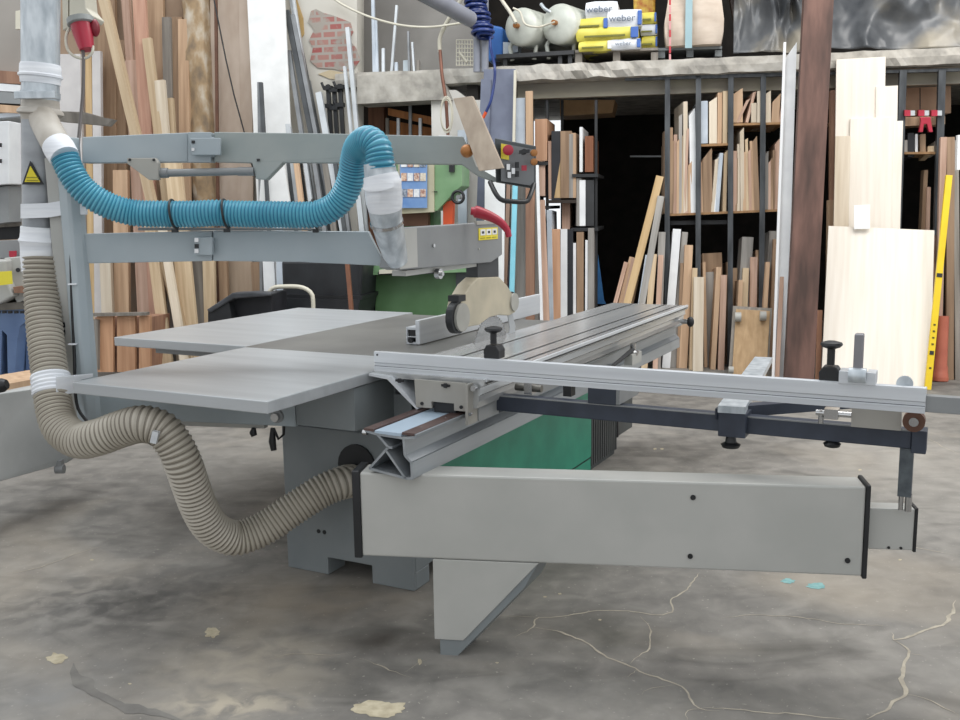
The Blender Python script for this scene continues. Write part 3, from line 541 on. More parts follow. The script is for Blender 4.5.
# blade guard
pts=[(3.60,1.150),(3.80,1.139),(3.88,1.095),(3.95,1.04),(3.97,1.0),(3.965,.967),(3.90,.958),(3.80,.972),(3.70,.972),(3.60,.950),(3.47,.955),(3.43,.968),(3.415,1.0),(3.45,1.07),(3.53,1.126)]
bg=S('blade_guard',B().prism([w(-1.915,u,z) for u,z in pts],VV*.063),tanguard,bevel=.004,label='dusty beige blade guard with side rollers')
for u0,z0,rr in ((3.445,1.0,.058),(3.945,1.015,.040)):
    S('guard_roller',B().cyl(w(-1.862,u0,z0),w(-1.844,u0,z0),rr,seg=32),mat('worn_disc_grey','8d8b84','a19f97',rough=.5),bg); S('roller_tyre',B().cyl(w(-1.885,u0-.012,z0),w(-1.855,u0-.012,z0),rr+.008,seg=32),blackm,bg)
S('guard_clip',B().wb(-1.90,-1.85,3.42,3.48,1.065,1.09),blackm,bg)
# metal spout into hood
sp_=[P(379,163,3.28),P(381,176,3.28),P(384,200,3.3),P(386,217,3.33),P(388,226,3.36),P(391,240,3.40),P(395,254,3.43),P(398,262,3.45)]
S('dust_spout',B().tube(sp_,lambda i:(.052,.056,.060,.055,.054,.050,.044,.036)[i],24),galv,smooth=True)
S('tape_wrap',B().tube([P(380.5,175,3.28),P(382,182,3.28),P(382.3,184,3.28),P(383,186,3.285),P(384,200,3.3),P(385.2,209,3.31)],lambda i:(.059,.062,.066,.062,.063,.058)[i],24),tape,smooth=True)
S('hose_clamp',B().tube([P(386.4,221,3.34),P(386.9,224,3.345)],.058,24),chrome,smooth=True)
# ================================================================ DUCT AND HOSES
DY=3.62
def duct(y0,y1,r,x0=41,x1=41,n=2): return [P(x0+(x1-x0)*i/(n-1),y0+(y1-y0)*i/(n-1),DY) for i in range(n)]
dt=thing('extraction_duct','vertical galvanised dust extraction duct with yellow triangle sticker and white tape','duct',V3((P(40,100,DY).x,DY,1.35)))
dpipe=lambda ya,yb,ra,rb,m,name,seg=28: B().tube([P(41,ya,DY),P(41-(.5 if ya<100 else 0),yb,DY)],lambda i:(ra,rb)[i],seg).build(name,m,dt,smooth=True)
def col_at(y,rr,m,name,x=40.5):
    return B().tube([P(x,yy,DY) for yy,_ in rr],lambda i:rr[i][1],28).build(name,m,dt,smooth=True)
col_at(0,[(-60,.0665),(66,.0655)],galv,'upper_pipe'); col_at(0,[(64,.067),(66,.070),(74,.071),(75,.076),(77,.076),(78,.070),(84,.068)],tape,'tape_wrap')
col_at(0,[(83,.0645),(100,.0645)],galv,'damper_neck'); col_at(0,[(92,.068),(98,.068)],galv,'damper')
B().box(P(35.5,95,DY-.075),V3((1,0,0)),V3((0,1,0)),Z,.145,.02,.026).build('damper_slide',galv,dt,bevel=.002)
col_at(0,[(100,.064),(108,.066),(111,.078),(114,.080),(116,.067),(121,.066)],mat('grimy_tape','a39c92','bdb8b0',rough=.6,scale=(9,9,30)),'tape_wrap')
col_at(0,[(118,.0655),(230,.0625)],mat('grey_duct_steel','84878a','9a9da0',rough=.4,metal=.4,scale=(6,6,14),detail=5),'lower_pipe')
br=[P(42,116,DY-.02),P(47,127,DY-.07),P(54,140,DY-.12),P(63,155,DY-.15)]
B().tube(smooth_path(br,14)[0],.050,24).build('branch_pipe',mat('dusty_branch_pipe','a39b8f','b8b2a8',rough=.5,scale=(9,9,9)),dt,smooth=True)
B().tube([P(57,145,DY-.13),P(59.5,149,DY-.14),P(62.5,154,DY-.15),P(65,158,DY-.16)],lambda i:(.052,.054,.053,.051)[i],24).build('tape_wrap',tape,dt,smooth=True)
g=B(); 
for (xa,xb,ya,yb) in ((20.5,48,204,203),(48,60,203,201),(60,86,201,200)):
    g.prism([P(xa,ya,DY-.085),P(xb,yb,DY-.085),P(xb,yb+14.5,DY-.085),P(xa,ya+14.5,DY-.085)],V3((0,.015,0)))
g.build('tape_band',tape,dt)
# yellow triangle
def tri(px,m,name,Y): return B().prism([P(x,y,Y) for x,y in px],V3((0,.006,0))).build(name,m,dt)
tri([(30,161),(43.5,184.5),(22,184.5)],blackm,'triangle_border',DY-.075); tri([(30.2,166),(40,182),(24.5,182)],yel,'triangle_face',DY-.079)
for y in (177,180): tri([(26.5,y),(38,y),(38,y+.8),(26.5,y+.8)],mat('olive_print','8a8420'),'triangle_text',DY-.081)
tag(dt.children[0] if dt.children else dt)
# grey hose
Yh=3.56
gpts=[P(41,258,3.58),P(42,290,3.56),P(44,320,3.52),P(47,350,3.47),P(51,382,3.41),P(54.5,409,3.36),P(62,429,3.31),P(79,440,3.26),P(99,437,3.22),P(121,429,3.20),P(142,424,3.18),P(161,429,3.18),P(174,444,3.18),P(183,463,3.19),P(190,483,3.22),P(198,505,3.26),P(208,523,3.30),P(221,534,3.34),P(238,538,3.38),P(263,529,3.42),P(292,510,3.46),P(322,491,3.50),P(345,482,3.54),P(358,481,3.64)]
gh=hose(gpts,.0645,.0172,'extraction_hose',mat('cream_hose_rib','a59e91','b3ac9f',rough=.45),.10,m2=mat('grey_brown_hose_wall','7a7368','867f73',rough=.6),label='thick ribbed grey hose looping from the duct down into the saw base',cat='hose')
B().tube([P(40,y,3.60) for y in (227,233,238,241,244,250,258,262,264,266,268)],lambda i:(.0665,.067,.069,.075,.069,.0675,.068,.066,.064,.066,.063)[i],28).build('tape_wrap',tape,gh,smooth=True)
B().tube([P(40.7,y,3.59) for y in (266,268,270,271.5,273)],lambda i:(.064,.067,.064,.066,.063)[i],28).build('tape_wrap',tape,gh,smooth=True)
g=B(); g.tube([P(50.3+.2*i,375+i*1.9,3.42-.003*i) for i in range(11)],lambda i:(.0655,.0685)[i%2],28); g.prism([P(56,377,3.34),P(92,374,3.46),P(92,377,3.46),P(80,380,3.42),P(76,393,3.40),P(56,395,3.34)],V3((0,.01,0))); g.build('tape_band',tape,gh,smooth=True)
B().box(P(155,437,3.10),V3((1,.1,-.3)),V3((0,1,0)),V3((.3,0,1)),.02,.02,.04).build('hose_clip',alu,gh)
B().cyl(w(-2.07,2.975,.468),w(-2.07,2.984,.468),.085).build('inlet_ring',blackm,gh)
# blue hose
bp=[P(65,158,3.46),P(71,172,3.45),P(81,187,3.45),P(96,199,3.46),P(115,208,3.48),P(136,213,3.50),P(165,214,3.51),P(195,214,3.51),P(215,213,3.51),P(240,214,3.51),P(280,214.5,3.50),P(312,214.5,3.49),P(330,209,3.48),P(343,197,3.47),P(351,178,3.45),P(354,160,3.42),P(358,147,3.38),P(368,140,3.31),P(377,147,3.28),P(380,160,3.27),P(381,168,3.27)]
bh=hose(bp,.0485,.0132,'suction_hose',bluehose,.10,m2=mat('blue_hose_groove','2c6f8c','347a97',rough=.4),label='blue ribbed suction hose strapped along the lower guard arm',cat='hose')
for x,yy in ((174,214),(226,213.7),(315,214)):
    q=P(x,yy,3.505); k=x/100; n=32; ring=[q+(V3((.12,0,0))*0+V3((0,1,0))*math.cos(a)+Z*math.sin(a)+V3((-.12,0,0))*math.sin(a))*.0505 for a in [2*math.pi*i/n for i in range(n+1)]]
    B().tube(ring,.0045,8).build('cable_tie',blackm,bh,smooth=True)
    B().box(q-Z*.06,V3((1,0,0)),V3((0,1,0)),Z,.02,.02,.012).build('tie_clip',blackm,bh)
# ================================================================ LEFT SIDE
# red plug and socket
so=thing('power_socket','ivory wall socket housing with red round plug and looped white cable','socket',P(80,30,3.9)-Z*.1)
S2=lambda name,g,m,par,**k: g.build(name,m,par,**k)
S2('housing',B().prism([P(x,y,3.9) for x,y in ((69,-12),(84,-12),(86,8),(93,16),(90,20),(80,19),(69,20))],V3((0,.12,0))),ivory,so,bevel=.004)
S2('mounting_strip',B().prism([P(x,y,3.9) for x,y in ((62,-12),(68,-12),(68,27),(63,30))],V3((0,.05,0))),ivory,so)
a,b=P(80,19,3.86),P(86,47,3.84); ax=b-a; S2('flange',B().lathe(a,ax,((0,.05),(.02,.05),(.024,.043))),mat('grey_plastic','8f9290',rough=.5),so,smooth=True)
S2('red_plug',B().lathe(a+ax*.15,ax,((0,.040),(.04,.038),(.09,.030),(.105,.026))),redp,so,smooth=True); S2('red_cover',B().ball(P(95,28,3.86),.03,(.6,.6,1.1)),mat('dark_red_plastic','7d1a28',rough=.4),so,smooth=True)
lp=[P(69,28,3.85),P(66,38,3.84),P(68,50,3.83),P(76,57,3.83),P(86,58,3.83),P(92,53,3.83),P(93,46,3.84)]
S2('cable_loop',B().tube(smooth_path(lp,30)[0],.0055),ivory,so,smooth=True)
S2('plug_cable',B().tube(smooth_path([P(82,48,3.84),P(83.5,58,3.83),P(83,90,3.8),P(80,125,3.75),P(77.5,150,3.7)],30)[0],.0065),mat('grey_cable','5c5653','6a6461',rough=.5),so,smooth=True)
# horizontal offcut behind duct
B().prism([P(x,y,3.95) for x,y in ((58,112),(75,113),(112,119),(106,125.5),(58,121))],V3((0,.06,.0))).build('shelf_board',greyw,None,label='weathered grey board end sticking out behind the duct',cat='board')
B().prism([P(x,y,4.6) for x,y in ((55,111),(84,112),(99,116),(99,118),(55,118))],V3((0,.06,.0))).build('shelf_board',greyw,None,label='dark weathered board just above and behind the grey board end by the duct',cat='board')
# near cabinet on castors
cbt=thing('rolling_cabinet','low light grey cabinet on castors at the left edge under the hose','cabinet',Pz(30,480,0))
cy0,cy1=3.9,5.2
def flat(px,Y0,Y1,dep): 
    x0=min(p[0] for p in px); x1=max(p[0] for p in px)
    return B().prism([P(x,y,Y0+(Y1-Y0)*(x-x0)/(x1-x0)) for x,y in px],V3((0,dep,0)))
S2('body',flat([(-60,402),(39,388),(69,456),(67,463),(-60,498)],3.95,4.55,.5),mat('cabinet_grey','a6a8a7','b0b2b1',rough=.5),cbt,bevel=.004)
S2('top_board',flat([(-60,396),(40,378),(40,390),(-60,406)],3.93,4.5,.5),tan,cbt)
q=P(60,469,4.5); c_=S2('castor',B().cyl(q+V3((-.02,0,0)),q+V3((.02,0,0)),.022),hoodg,cbt); S2('castor_fork',B().box(q+Z*.03,V3((1,0,0)),V3((0,1,0)),Z,.03,.03,.03),hoodg,c_)
q=P(-20,488,4.2); q.z=.032; S2('castor',B().cyl(q+V3((-.02,0,0)),q+V3((.02,0,0)),.032),hoodg,cbt)
B().tube([P(-12,388,4.0),P(3,385,4.0),P(7,384,4.0)],lambda i:(.03,.03,.02)[i]).build('hand_tool',blackm,None,label='black rounded tool lying on the low grey cabinet',cat='tool',smooth=True)
# blue workbench machine behind
bw=thing('planer_machine','blue and grey woodworking machine with ribbed bed behind the grey hose','machine',V3((-2.9,5.4,0)))
S2('leg_frame',flat([(-60,313),(26,309),(26,322),(20,326),(17,342),(14,386),(8,386),(7,335),(2,330),(0,386),(-60,386)],5.3,5.4,.3),bluem,bw)
S2('leg',flat([(27,318),(34,318),(36,392),(25,392)],5.5,5.5,.2),bluem,bw); S2('bed',flat([(-60,306),(28,302),(28,309),(-60,313)],5.28,5.38,.5),mat('bed_metal','5b5750','77726a',rough=.5),bw)
g=B()
for i in range(12): 
    x=-40+i*6; g.prism([P(a,b,5.27) for a,b in ((x,311),(x+3,311),(x+3,313.5),(x,313.5))],V3((0,.02,0)))
S2('rack_teeth',g,blackm,bw)
S2('gearbox',flat([(-60,262),(6,260),(6,280),(14,296),(0,304),(-60,306)],5.25,5.3,.4),paintl,bw,bevel=.01)
S2('control_housing',flat([(4,258),(26,256),(27,300),(17,303),(10,290),(4,285)],5.35,5.38,.3),paintl,bw,bevel=.005)
S2('yellow_plate',flat([(-5,272),(11,271),(12,284),(-5,286)],5.22,5.24,.01),yel,bw); S2('gauge',B().cyl(P(18,270,5.32),P(18,270,5.36),.012),blackm,bw); S2('wooden_block',flat([(13,287),(26,286),(26,293),(14,293)],5.3,5.3,.1),redw,bw)
S2('red_emblem',flat([(9,251),(15,251),(15,256),(12,259),(9,256)],5.4,5.4,.02),redp,bw)
S2('upper_housing',flat([(-60,244),(26,240),(26,257),(-60,262)],5.42,5.45,.3),hoodg,bw)
sh=thing('storage_shelf','dark shelf with papers and white boxes at the left edge','shelf',V3((-3.05,5.9,0)))
S2('shelf_panel',flat([(-60,226),(21,222),(21,226),(-60,231)],5.85,5.9,.4),greyw,sh); S2('shelf_gap',flat([(-60,229),(21,226),(21,239),(-60,243)],5.95,5.97,.3),blackm,sh)
S2('upright',flat([(-60,386),(-50,386),(-50,0),(-60,0)],6.0,6.0,.3),greyw,sh)
S2('back_panel',flat([(-60,130),(24,124),(24,228),(-60,230)],6.3,6.32,.02),mat('shelf_back_tan','8d8272','a39884',rough=.7),sh)
S2('middle_board',flat([(-60,118),(20,112),(20,116),(-60,124)],5.85,5.9,.4),bluew,sh)
wbx=S2('white_box',flat([(-60,124),(9,121),(9,184),(-60,190)],5.6,5.62,.3),white,None,label='white appliance box with small dark buttons on the left shelf',cat='box',bevel=.004)
for y in (145,161): S2('button',flat([(-1,y-2),(1.2,y-2),(1.2,y+2),(-1,y+2)],5.59,5.59,.01),blackm,wbx)
S2('grey_folder',flat([(-20,190),(8,186),(9,222),(-20,226)],5.65,5.68,.2),hoodg,None,label='grey curved folder standing below the white appliance box',cat='folder')
S2('cardboard_piece',flat([(10,190),(20,150),(21,222),(8,222)],6.1,6.1,.05),mat('shelf_back_tan','8d8272'),None,label='tan cardboard sheet standing beside the grey folder',cat='cardboard')
for i,(ya,yb,m,l) in enumerate(((70,84,redw,'reddish brown board at the top of the left stack'),(83,92,white,'white board second in the left stack beside the duct'),(91,104,hoodg,'grey panel in the middle of the left stack beside the duct'),(104,113,tan,'brown board lowest in the left stack beside the duct'))):
    S2('stacked_board',flat([(-60,ya-4),(20,ya+2),(20,yb),(-60,yb-4)],5.8,5.85,.4),m,None,label=l,cat='board')
sp2=S2('sheet_panel',flat([(-60,-70),(20,-70),(20,74),(-60,66)],5.9,5.95,.03),mat('warm_grey_panel','928c85','9d9790',rough=.7,scale=(2,2,2)),None,label='large warm grey sheet panel at the upper left corner',cat='panel')
S2('switch_plate',flat([(15.5,11),(21,10),(21,29),(15.5,29)],5.85,5.86,.03),ivory,None,label='small ivory switch box mounted left of the duct',cat='switch')
# planks against the left wall
def lp_(xt,yt,xb,wpx,m,label,ot=.12,ob=.5,dep=.04,name='plank',cat='plank',yaw=0,group='planks leaning against the left wall',slant=0,yb=None):
    return plank(name,label,cat,(xt,yt),(xb,yb),wpx,m,ot,ob,dep,yaw,group,slant=slant)
cwhite=white
lp_(68,54,74,26,mat('dull_white_panel','c3bfbd','cfcbc8',rough=.6),'wide dull white panel standing behind the duct',.35,.5)
lp_(88,55,92,7,yelw,'thin ochre lath between the two white panels behind the duct',.33,.48)
lp_(96,51,99,9,mat('dull_white_panel','c3bfbd'),'narrow white panel right of the ochre lath',.35,.52)
lp_(104,-40,108,22,brown,'wide dark brown plank left of the leaning pale beam',.1,.3)
lp_(93,-40,191,9,pine,'long pale beam leaning steeply across the other planks',.62,.95,.06)
lp_(119,40,124,11,brown,'mid brown plank seen right of the leaning pale beam',.12,.3)
lp_(122,-40,152,8,pinkw,'pinkish plank left of the tall reddish plank',.2,.5)
lp_(131,60,146,13,pinkw,'short pinkish plank with top just beside the reddish plank',.3,.6)
lp_(137,-30,158,13,wood('rosy_wood','ab7f6b','c49c86'),'tall rosy plank with dark knots in the middle of the stack',.4,.7)
lp_(146,38,187,9,pine,'pale knotty plank leaning right of the rosy plank',.5,.85)
lp_(152,-40,156,22,tan,'wide tan plank behind the knotty planks',.05,.2)
lp_(159,80,182,10,pale,'short pale plank below the wide tan plank',.55,.8)
lp_(168,98,184,9,pine,'shortest pale plank at the foot of the tan stack',.5,.75)
lp_(166,17,172,9,greyw,'grey-brown plank left of the orange-brown wide planks',.15,.3)
lp_(176,17,178,12,brown,'brown plank with flat top beside the pillar',.12,.28)
lp_(183,19,186,11,tan,'tan plank touching the rubble pillar',.14,.26)
lp_(104,240,109,12,pale,'pale plank seen between the saw arms right of the column',.6,.7)
lp_(120,170,122,16,tan,'broad tan plank seen between the two saw arms',.45,.6)
lp_(140,170,146,11,brown,'narrow brown plank left of the twin pale beams',.4,.6)
lp_(146,200,168,11,pine,'left one of the twin pale beams under the lower saw arm',.8,1.05)
lp_(160,220,186,8,pale,'right one of the twin pale beams under the lower saw arm',.85,1.1)
lp_(171,150,193,17,pine,'broad knotty plank with a sloping edge under the arm hinge',.7,.9)
lp_(196,230,202,12,greyw,'grey-brown plank under the arm hinge',.6,.75)
lp_(207,228,211,12,pine,'pale plank right of the grey-brown one under the arm hinge',.65,.75)
lp_(221,228,226,9,brown,'dark brown plank before the smooth wide panel',.55,.65)
lp_(238,232,244,26,wood('smooth_beige_panel','a58f79','b5a08a'),'smooth wide beige panel under the lower saw arm',.4,.55)
lp_(224,-40,229,30,mat('stained_sheet_panel','a08c7b','c2b2a3',rough=.85,scale=(3,3,1.2),detail=7),'tall stained beige sheet panel right of the pillar',.04,.12,.02,name='sheet_panel',cat='panel')
lp_(215,-40,219,3,rust,'thin rust-brown strip between the pillar and the sheet panel',.15,.2,.02)
lp_(245,-40,248,13,mat('stained_sheet_panel','8f7a69'),'narrow beige sheet panel beside the tall white board',.05,.14,.02,name='sheet_panel',cat='panel')
lp_(255,262,263,10,brown,'brown plank wedge below the lower arm left of the white strips',.5,.6)
lp_(263,-60,283,38,mat('glossy_white_board','dcdcda','e8e8e6',rough=.45),'tall glossy white board between the planks and the metal profiles',.25,.5,.02,name='white_board',cat='board')
lp_(268,255,273,12,white,'narrow white board foot below the lower arm',.7,.75); lp_(279,225,281,7,bluew,'bluish white strip right of the white board foot',.72,.76)
# crate and black tub things in front of planks
cr=thing('wooden_crate','orange-brown wooden crate end behind the side table','crate',Wz(122,0,1.3))
def wflat(px,off,dep,m,name,par=None,**k): return B().prism([Wp(x,y,off) for x,y in px],-WN*dep).build(name,m,par,**k)
for i,(a,b) in enumerate(((97,113),(117,135),(139,150))): wflat([(a,316),(b,316),(b,372),(a,372)],1.3,.03,wood('crate_wood','ad8060','c79c7a'),'slat',cr)
wflat([(95,317),(152,317),(152,372),(95,372)],1.2,.3,redw,'body',cr); wflat([(90,313.5),(146,312.5),(146,315.5),(91,316.5)],1.34,.06,greyw,'lid',cr); wflat([(91,320),(98,320),(98,370),(92,350)],1.33,.1,greyw,'side_board',cr)
# black cable on wall
B().tube([Wp(214,0,.2)]+[Wp(x,y,.2) for x,y in ((219,25),(226,60),(234,95),(245,135),(252,165),(262,195))],.007,8).build('wall_cable',blackm,None,label='thin black cable hanging down over the stained sheet panels',cat='cable',smooth=True)
# metal profiles right of the white board
def prof(xt,yt,xb,wpx,m,label,ot=.1,ob=.45,dep=.04,cat='profile',group='metal profiles leaning against the wall'): return plank('metal_profile',label,cat,(xt,yt),(xb,None),wpx,m,ot,ob,dep,0,group)
dal=mat('dull_aluminium','7a7c7e','8f9193',rough=.5,metal=.4); lal=mat('light_aluminium','b4b8bb','c4c8ca',rough=.4,metal=.3); dkp=mat('dark_profile','46484a','55585a',rough=.5,metal=.3)
prof(258.5,82,262,3,dal,'thin grey profile upright in front of the white board',.5,.6); prof(260,82,276,3,dkp,'dark angled profile crossing the white board',.55,.65)
prof(284,-40,352,3,lal,'leftmost long light profile leaning right beside the white board'); prof(286,10,358,5,dkp,'thick dark profile with top near the white board edge',.2,.5); prof(292,14,362,4,dal,'dull grey profile right beside the thick dark one',.2,.55)
prof(288,50,338,4,dal,'dull profile with lower top left of the dark profile',.25,.6); prof(284,90,320,3,lal,'light thin profile low beside the white board',.3,.65); prof(287,120,318,5,lal,'pale profile just above the upper arm',.35,.7)
prof(288,162,312,4,dkp,'dark profile below the upper arm next to the white board',.4,.7); prof(294,150,322,5,tan,'wooden lath among the metal profiles',.45,.75,cat='lath'); prof(303,150,334,4,lal,'light profile below the upper arm, middle of the fan',.4,.75)
prof(312,150,346,4,dal,'dull profile in the middle of the fan below the upper arm',.4,.75); prof(322,140,352,6,greyw,'weathered grey lath in the fan below the upper arm',.35,.7,cat='lath'); prof(333,150,364,4,dkp,'dark profile at the right of the fan below the upper arm',.4,.7)
prof(318,92,368,6,lal,'short pale flat profile left of the black clamps',.3,.7); prof(347,27,378,4,lal,'tall bright profile in front of the brick patch'); prof(344,66,374,2.5,lal,'thin bright profile just left of the tallest bright one',.2,.5)
prof(356,180,378,5,lal,'bright profile foot left of the dust spout',.4,.7); prof(344,205,366,5,dal,'dull profile between the blue hose bend and the spout',.45,.7)
wflat([(262,164),(284,164),(292,215),(258,215)],.55,.02,mat('glossy_white_board','dcdcda'),'white_board',None,label='white board piece visible between the two saw arms',cat='board')
for xt,yt,xb,wp,mm,l in ((290,-20,350,2.5,lal,'thin light profile behind the thick dark profile'),(297,30,366,2.5,dkp,'slim dark profile right of the dull grey one'),(303,60,364,2.5,lal,'slim light profile left of the short flat one'),(308,80,360,3,dal,'slim dull profile beside the short flat one'),
 (299,160,326,3,dkp,'slim dark profile under the upper arm near the wooden lath'),(308,155,340,3,lal,'slim bright profile under the upper arm, fan centre'),(328,150,358,3,lal,'slim bright profile in the right half of the fan'),(340,170,368,4,dal,'dull flat profile near the blue hose bend')): prof(xt,yt,xb,wp,mm,l,.15,.5)
# black bar clamps
for i,(x,y0,l) in enumerate(((328,85,'left one of the three black bar clamps below the brick patch'),(334,87,'middle one of the three black bar clamps below the brick patch'),(340,84,'right one of the three black bar clamps below the brick patch'))):
    c=thing('bar_clamp',l,'clamp',Wz(x,0.9,.12),0,'black bar clamps on the wall')
    t0=Wp(x,y0,.12); t1=Wp(x+4,150,.16); B().bar(t0,t1,.035,.03,WN).build('bar',blackm,c); 
    for yy in (y0+3,y0+21): q=Wp(x,yy,.15); B().box(q,WD,WN,Z,.08,.05,.035).build('jaw',blackm,c); B().cyl(q-WD*.04,q-WD*.06+Z*.05,.012).build('screw',blackm,c)
# profiles standing on the mezzanine behind the beam
for i,(xt,yt,xb,wp,m,l) in enumerate(((372,-30,374,3,bluew,'left one of the two tall white rods on the concrete beam'),(375,20,377,3,bluew,'right one of the two tall white rods on the concrete beam'),(396.5,5,391,2.4,lal,'white rod leaning left on the concrete beam'),(383,48,383,3,lal,'short pale offcut standing on the concrete beam'),(396,62,396,3,bluew,'tiny bluish offcut on the concrete beam, left'),(406,60,406,6,paint,'bluish grey block offcut on the concrete beam'),(408,31,409,2,dal,'thin grey rod behind the bluish block'),(412,42,414,2,lal,'thin pale rod right of the bluish block'),(418,60,418,3,greyw,'small grey offcut at the right on the concrete beam'))):
    plank('rod',l,'rod',(xt,yt),(xb,76-(xb-357)*.05),wp,m,-.1,-.05,.03,0,'rods and offcuts on the concrete beam')
# opening under the concrete beam
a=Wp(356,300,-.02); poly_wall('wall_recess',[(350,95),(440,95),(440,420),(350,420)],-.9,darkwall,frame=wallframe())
plank('timber_post','dark brown vertical timber inside the opening under the concrete beam','post',(376,100),(376,None),16,wood('dark_red_timber','5a3a28','76503a',0),-.4,-.4,.1)
wflat([(388,108),(432,117),(432,125),(388,115)],-.35,.08,wood('orange_timber','9a6236','b87a48',0),'timber_rail',None,label='orange-brown rail inside the opening under the concrete beam',cat='rail')
wflat([(388,120),(432,128),(432,140),(388,140)],-.5,.05,wood('orange_timber','9a6236'),'timber_rail',None,label='lower brown rail inside the opening',cat='rail')
for i,(x,m,l) in enumerate(((387,greyw,'leftmost grey rod'),(398,lal,'pale metal rod'),(410,dal,'dull metal rod'),(420,lal,'rightmost pale rod'))): plank('rod',l+' standing in the opening under the concrete beam','rod',(x,118 if i!=2 else 102),(x,None),3,m,-.3,-.25,.03,0,'rods in the opening')
# light poly sheets right of the poster
plank('laminate_sheet','white panel standing between the green bandsaw and the slate blue panel','panel',(445,135),(448,None),13,mat('glossy_white_board','dcdcda'),.1,.25,.03); plank('laminate_sheet','bluish white narrow panel left of the slate blue panel','panel',(462,130),(463,None),9,bluew,.12,.25,.03)
# ---------------- bandsaw
bs=thing('bandsaw','green bandsaw machine with handwheel and orange column behind the saw guard','bandsaw',Wz(425,0,.9))
ov=.9
wflat([(396,162),(462,162),(462,186),(455,192),(437,211),(396,213)],ov,.30,lgreen,'upper_housing',bs,bevel=.006); wflat([(398,163),(434,163),(434,212),(398,214)],ov+.02,.03,mat('cream_frame','a8a288','b8b39a',rough=.5),'door',bs)
q=Wp(458,197,ov+.05); B().tube([q+(WD*math.cos(a)+Z*math.sin(a))*.048 for a in [i*math.pi/12 for i in range(25)]],.012,8).build('handwheel',blackm,bs,smooth=True); B().cyl(q,q-WN*.1,.018).build('wheel_shaft',hoodg,bs)
wflat([(449,160),(454,160),(454,172),(449,172)],ov+.03,.03,blackm,'guide_knob',bs); wflat([(443,203),(453,200),(452,232),(443,232)],ov-.05,.08,orange,'blade_column',bs)
B().prism([Wp(x,y,ov+.02) for x,y in ((431,191),(437,191),(437,192.5),(431,192.5))],-WN*.01).build('maker_mark',mat('dark_print','3d4a38'),bs)
wflat([(375,273),(468,270),(468,350),(375,350)],ov,.4,greenm,'lower_cabinet',bs,bevel=.005); wflat([(372,266),(470,263),(470,272),(372,275)],ov+.1,.5,lgreen,'table',bs); wflat([(456,270),(471,270),(471,330),(456,330)],ov+.03,.1,mat('dark_control_box','3f4446'),'side_box',bs)
wflat([(378,272),(440,271),(440,273.5),(378,275)],ov+.13,.05,blackm,'fence_rail',bs); wflat([(379,270),(396,269),(396,273),(379,274)],ov+.16,.05,ivory,'scale_block',bs)
wflat([(360,280),(372,272),(373,310),(362,320)],ov-.1,.3,mat('cream_frame','a8a288'),'motor_cover',bs)
wflat([(404,205),(434,205),(434,280),(404,280)],ov-.18,.25,greenm,'frame_column',bs)
wflat([(396,208),(428,206),(428,226),(396,226)],ov-.1,.2,rust,'wheel_bracket',bs)
po=wflat([(400,163),(427,163),(427,208),(400,208)],ov+.045,.012,mat('poster_blue','5a80b4','7c9ac2',rough=.4),'wall_calendar',None,label='blue calendar sheet with rows of small photos on the green bandsaw',cat='calendar')
random.seed(3)
for r_ in range(3):
    for c_ in range(4):
        x0=401+c_*6.4; y0=(161,172,188)[r_]; pm=mat('photo_%d'%((r_*4+c_)%5),('c9cdd0','8f5a4a','b7a88f','55606f','a8745a')[(r_*4+c_)%5],('e2e4e5','d8c8b8','d9d3c6','a5adb8','dcc6b0')[(r_*4+c_)%5],scale=(50,50,50),rough=.4)
        wflat([(x0,y0+1),(x0+5.6,y0+1),(x0+5.6,y0+(9 if r_ else 6)),(x0,y0+(9 if r_ else 6))],ov+.05,.004,pm,'photo_print',po)
# black bins, trolley
bn=thing('waste_bin','large black plastic bin with rim under the lower saw arm','bin',Wz(320,0,1.3))
g=B(); 
for ox in (0,):
    tp=[Wp(281,261,1.3),Wp(363,261,1.3)]; bt=[Wz(286,0,1.3),Wz(354,0,1.3)]; dd=-WN*.55
    g.hexa([bt[0],bt[1],bt[1]+dd,bt[0]+dd,tp[0],tp[1],tp[1]+dd,tp[0]+dd])
g.build('tub',mat('bin_black','1b1c1f','27292c',rough=.45),bn,bevel=.02); wflat([(273,294),(362,296),(362,300),(273,298)],1.34,.7,blackm,'rim',bn); wflat([(276,298),(360,300),(350,350),(280,350)],1.36,.5,mat('bin_black','1b1c1f'),'lower_tub',bn)
g=B().tube([Wp(x,y,1.2) for x,y in ((310,260),(318,264),(325,266),(335,264),(342,260))],.012); g.build('bag_rim',white,bn,smooth=True)
cr2=thing('tool_crate','open black plastic crate lying tilted on the side table edge','crate',Wz(238,0,1.6))
wflat([(208,311),(232,296),(272,293),(272,330),(208,330)],1.8,.3,blackboard,'body',cr2,bevel=.01); wflat([(208,310),(228,297),(229,303),(233,325),(208,328)],1.9,.1,mat('bin_black','1b1c1f'),'side',cr2); wflat([(206,310),(232,293),(252,292),(271,293),(271,296),(233,299),(210,313)],1.92,.12,mat('worn_black_rim','34363a','4a4c50',rough=.5),'rim',cr2,bevel=.01)
tp_=[Wp(270,345,1.6),Wp(268.5,310,1.6),Wp(268,296,1.6),Wp(273,288,1.6),Wp(285,286.5,1.6),Wp(300,287,1.6),Wp(309,291,1.6),Wp(313,300,1.6),Wp(313,345,1.6)]
tr=thing('hand_trolley','hand trolley with bent beige tube handle behind the side table','trolley',Wz(290,0,1.6)); B().tube(smooth_path([Wz(270,.02,1.6)]+tp_+[Wz(313,.02,1.6)],60)[0],.017,12).build('handle',ivory,tr,smooth=True); a=Wz(265,0,1.6); b=Wz(318,0,1.6); B().hexa([a,b,b+WN*.4,a+WN*.4,a+Z*.03,b+Z*.03,b+WN*.4+Z*.03,a+WN*.4+Z*.03]).build('platform',hoodg,tr)
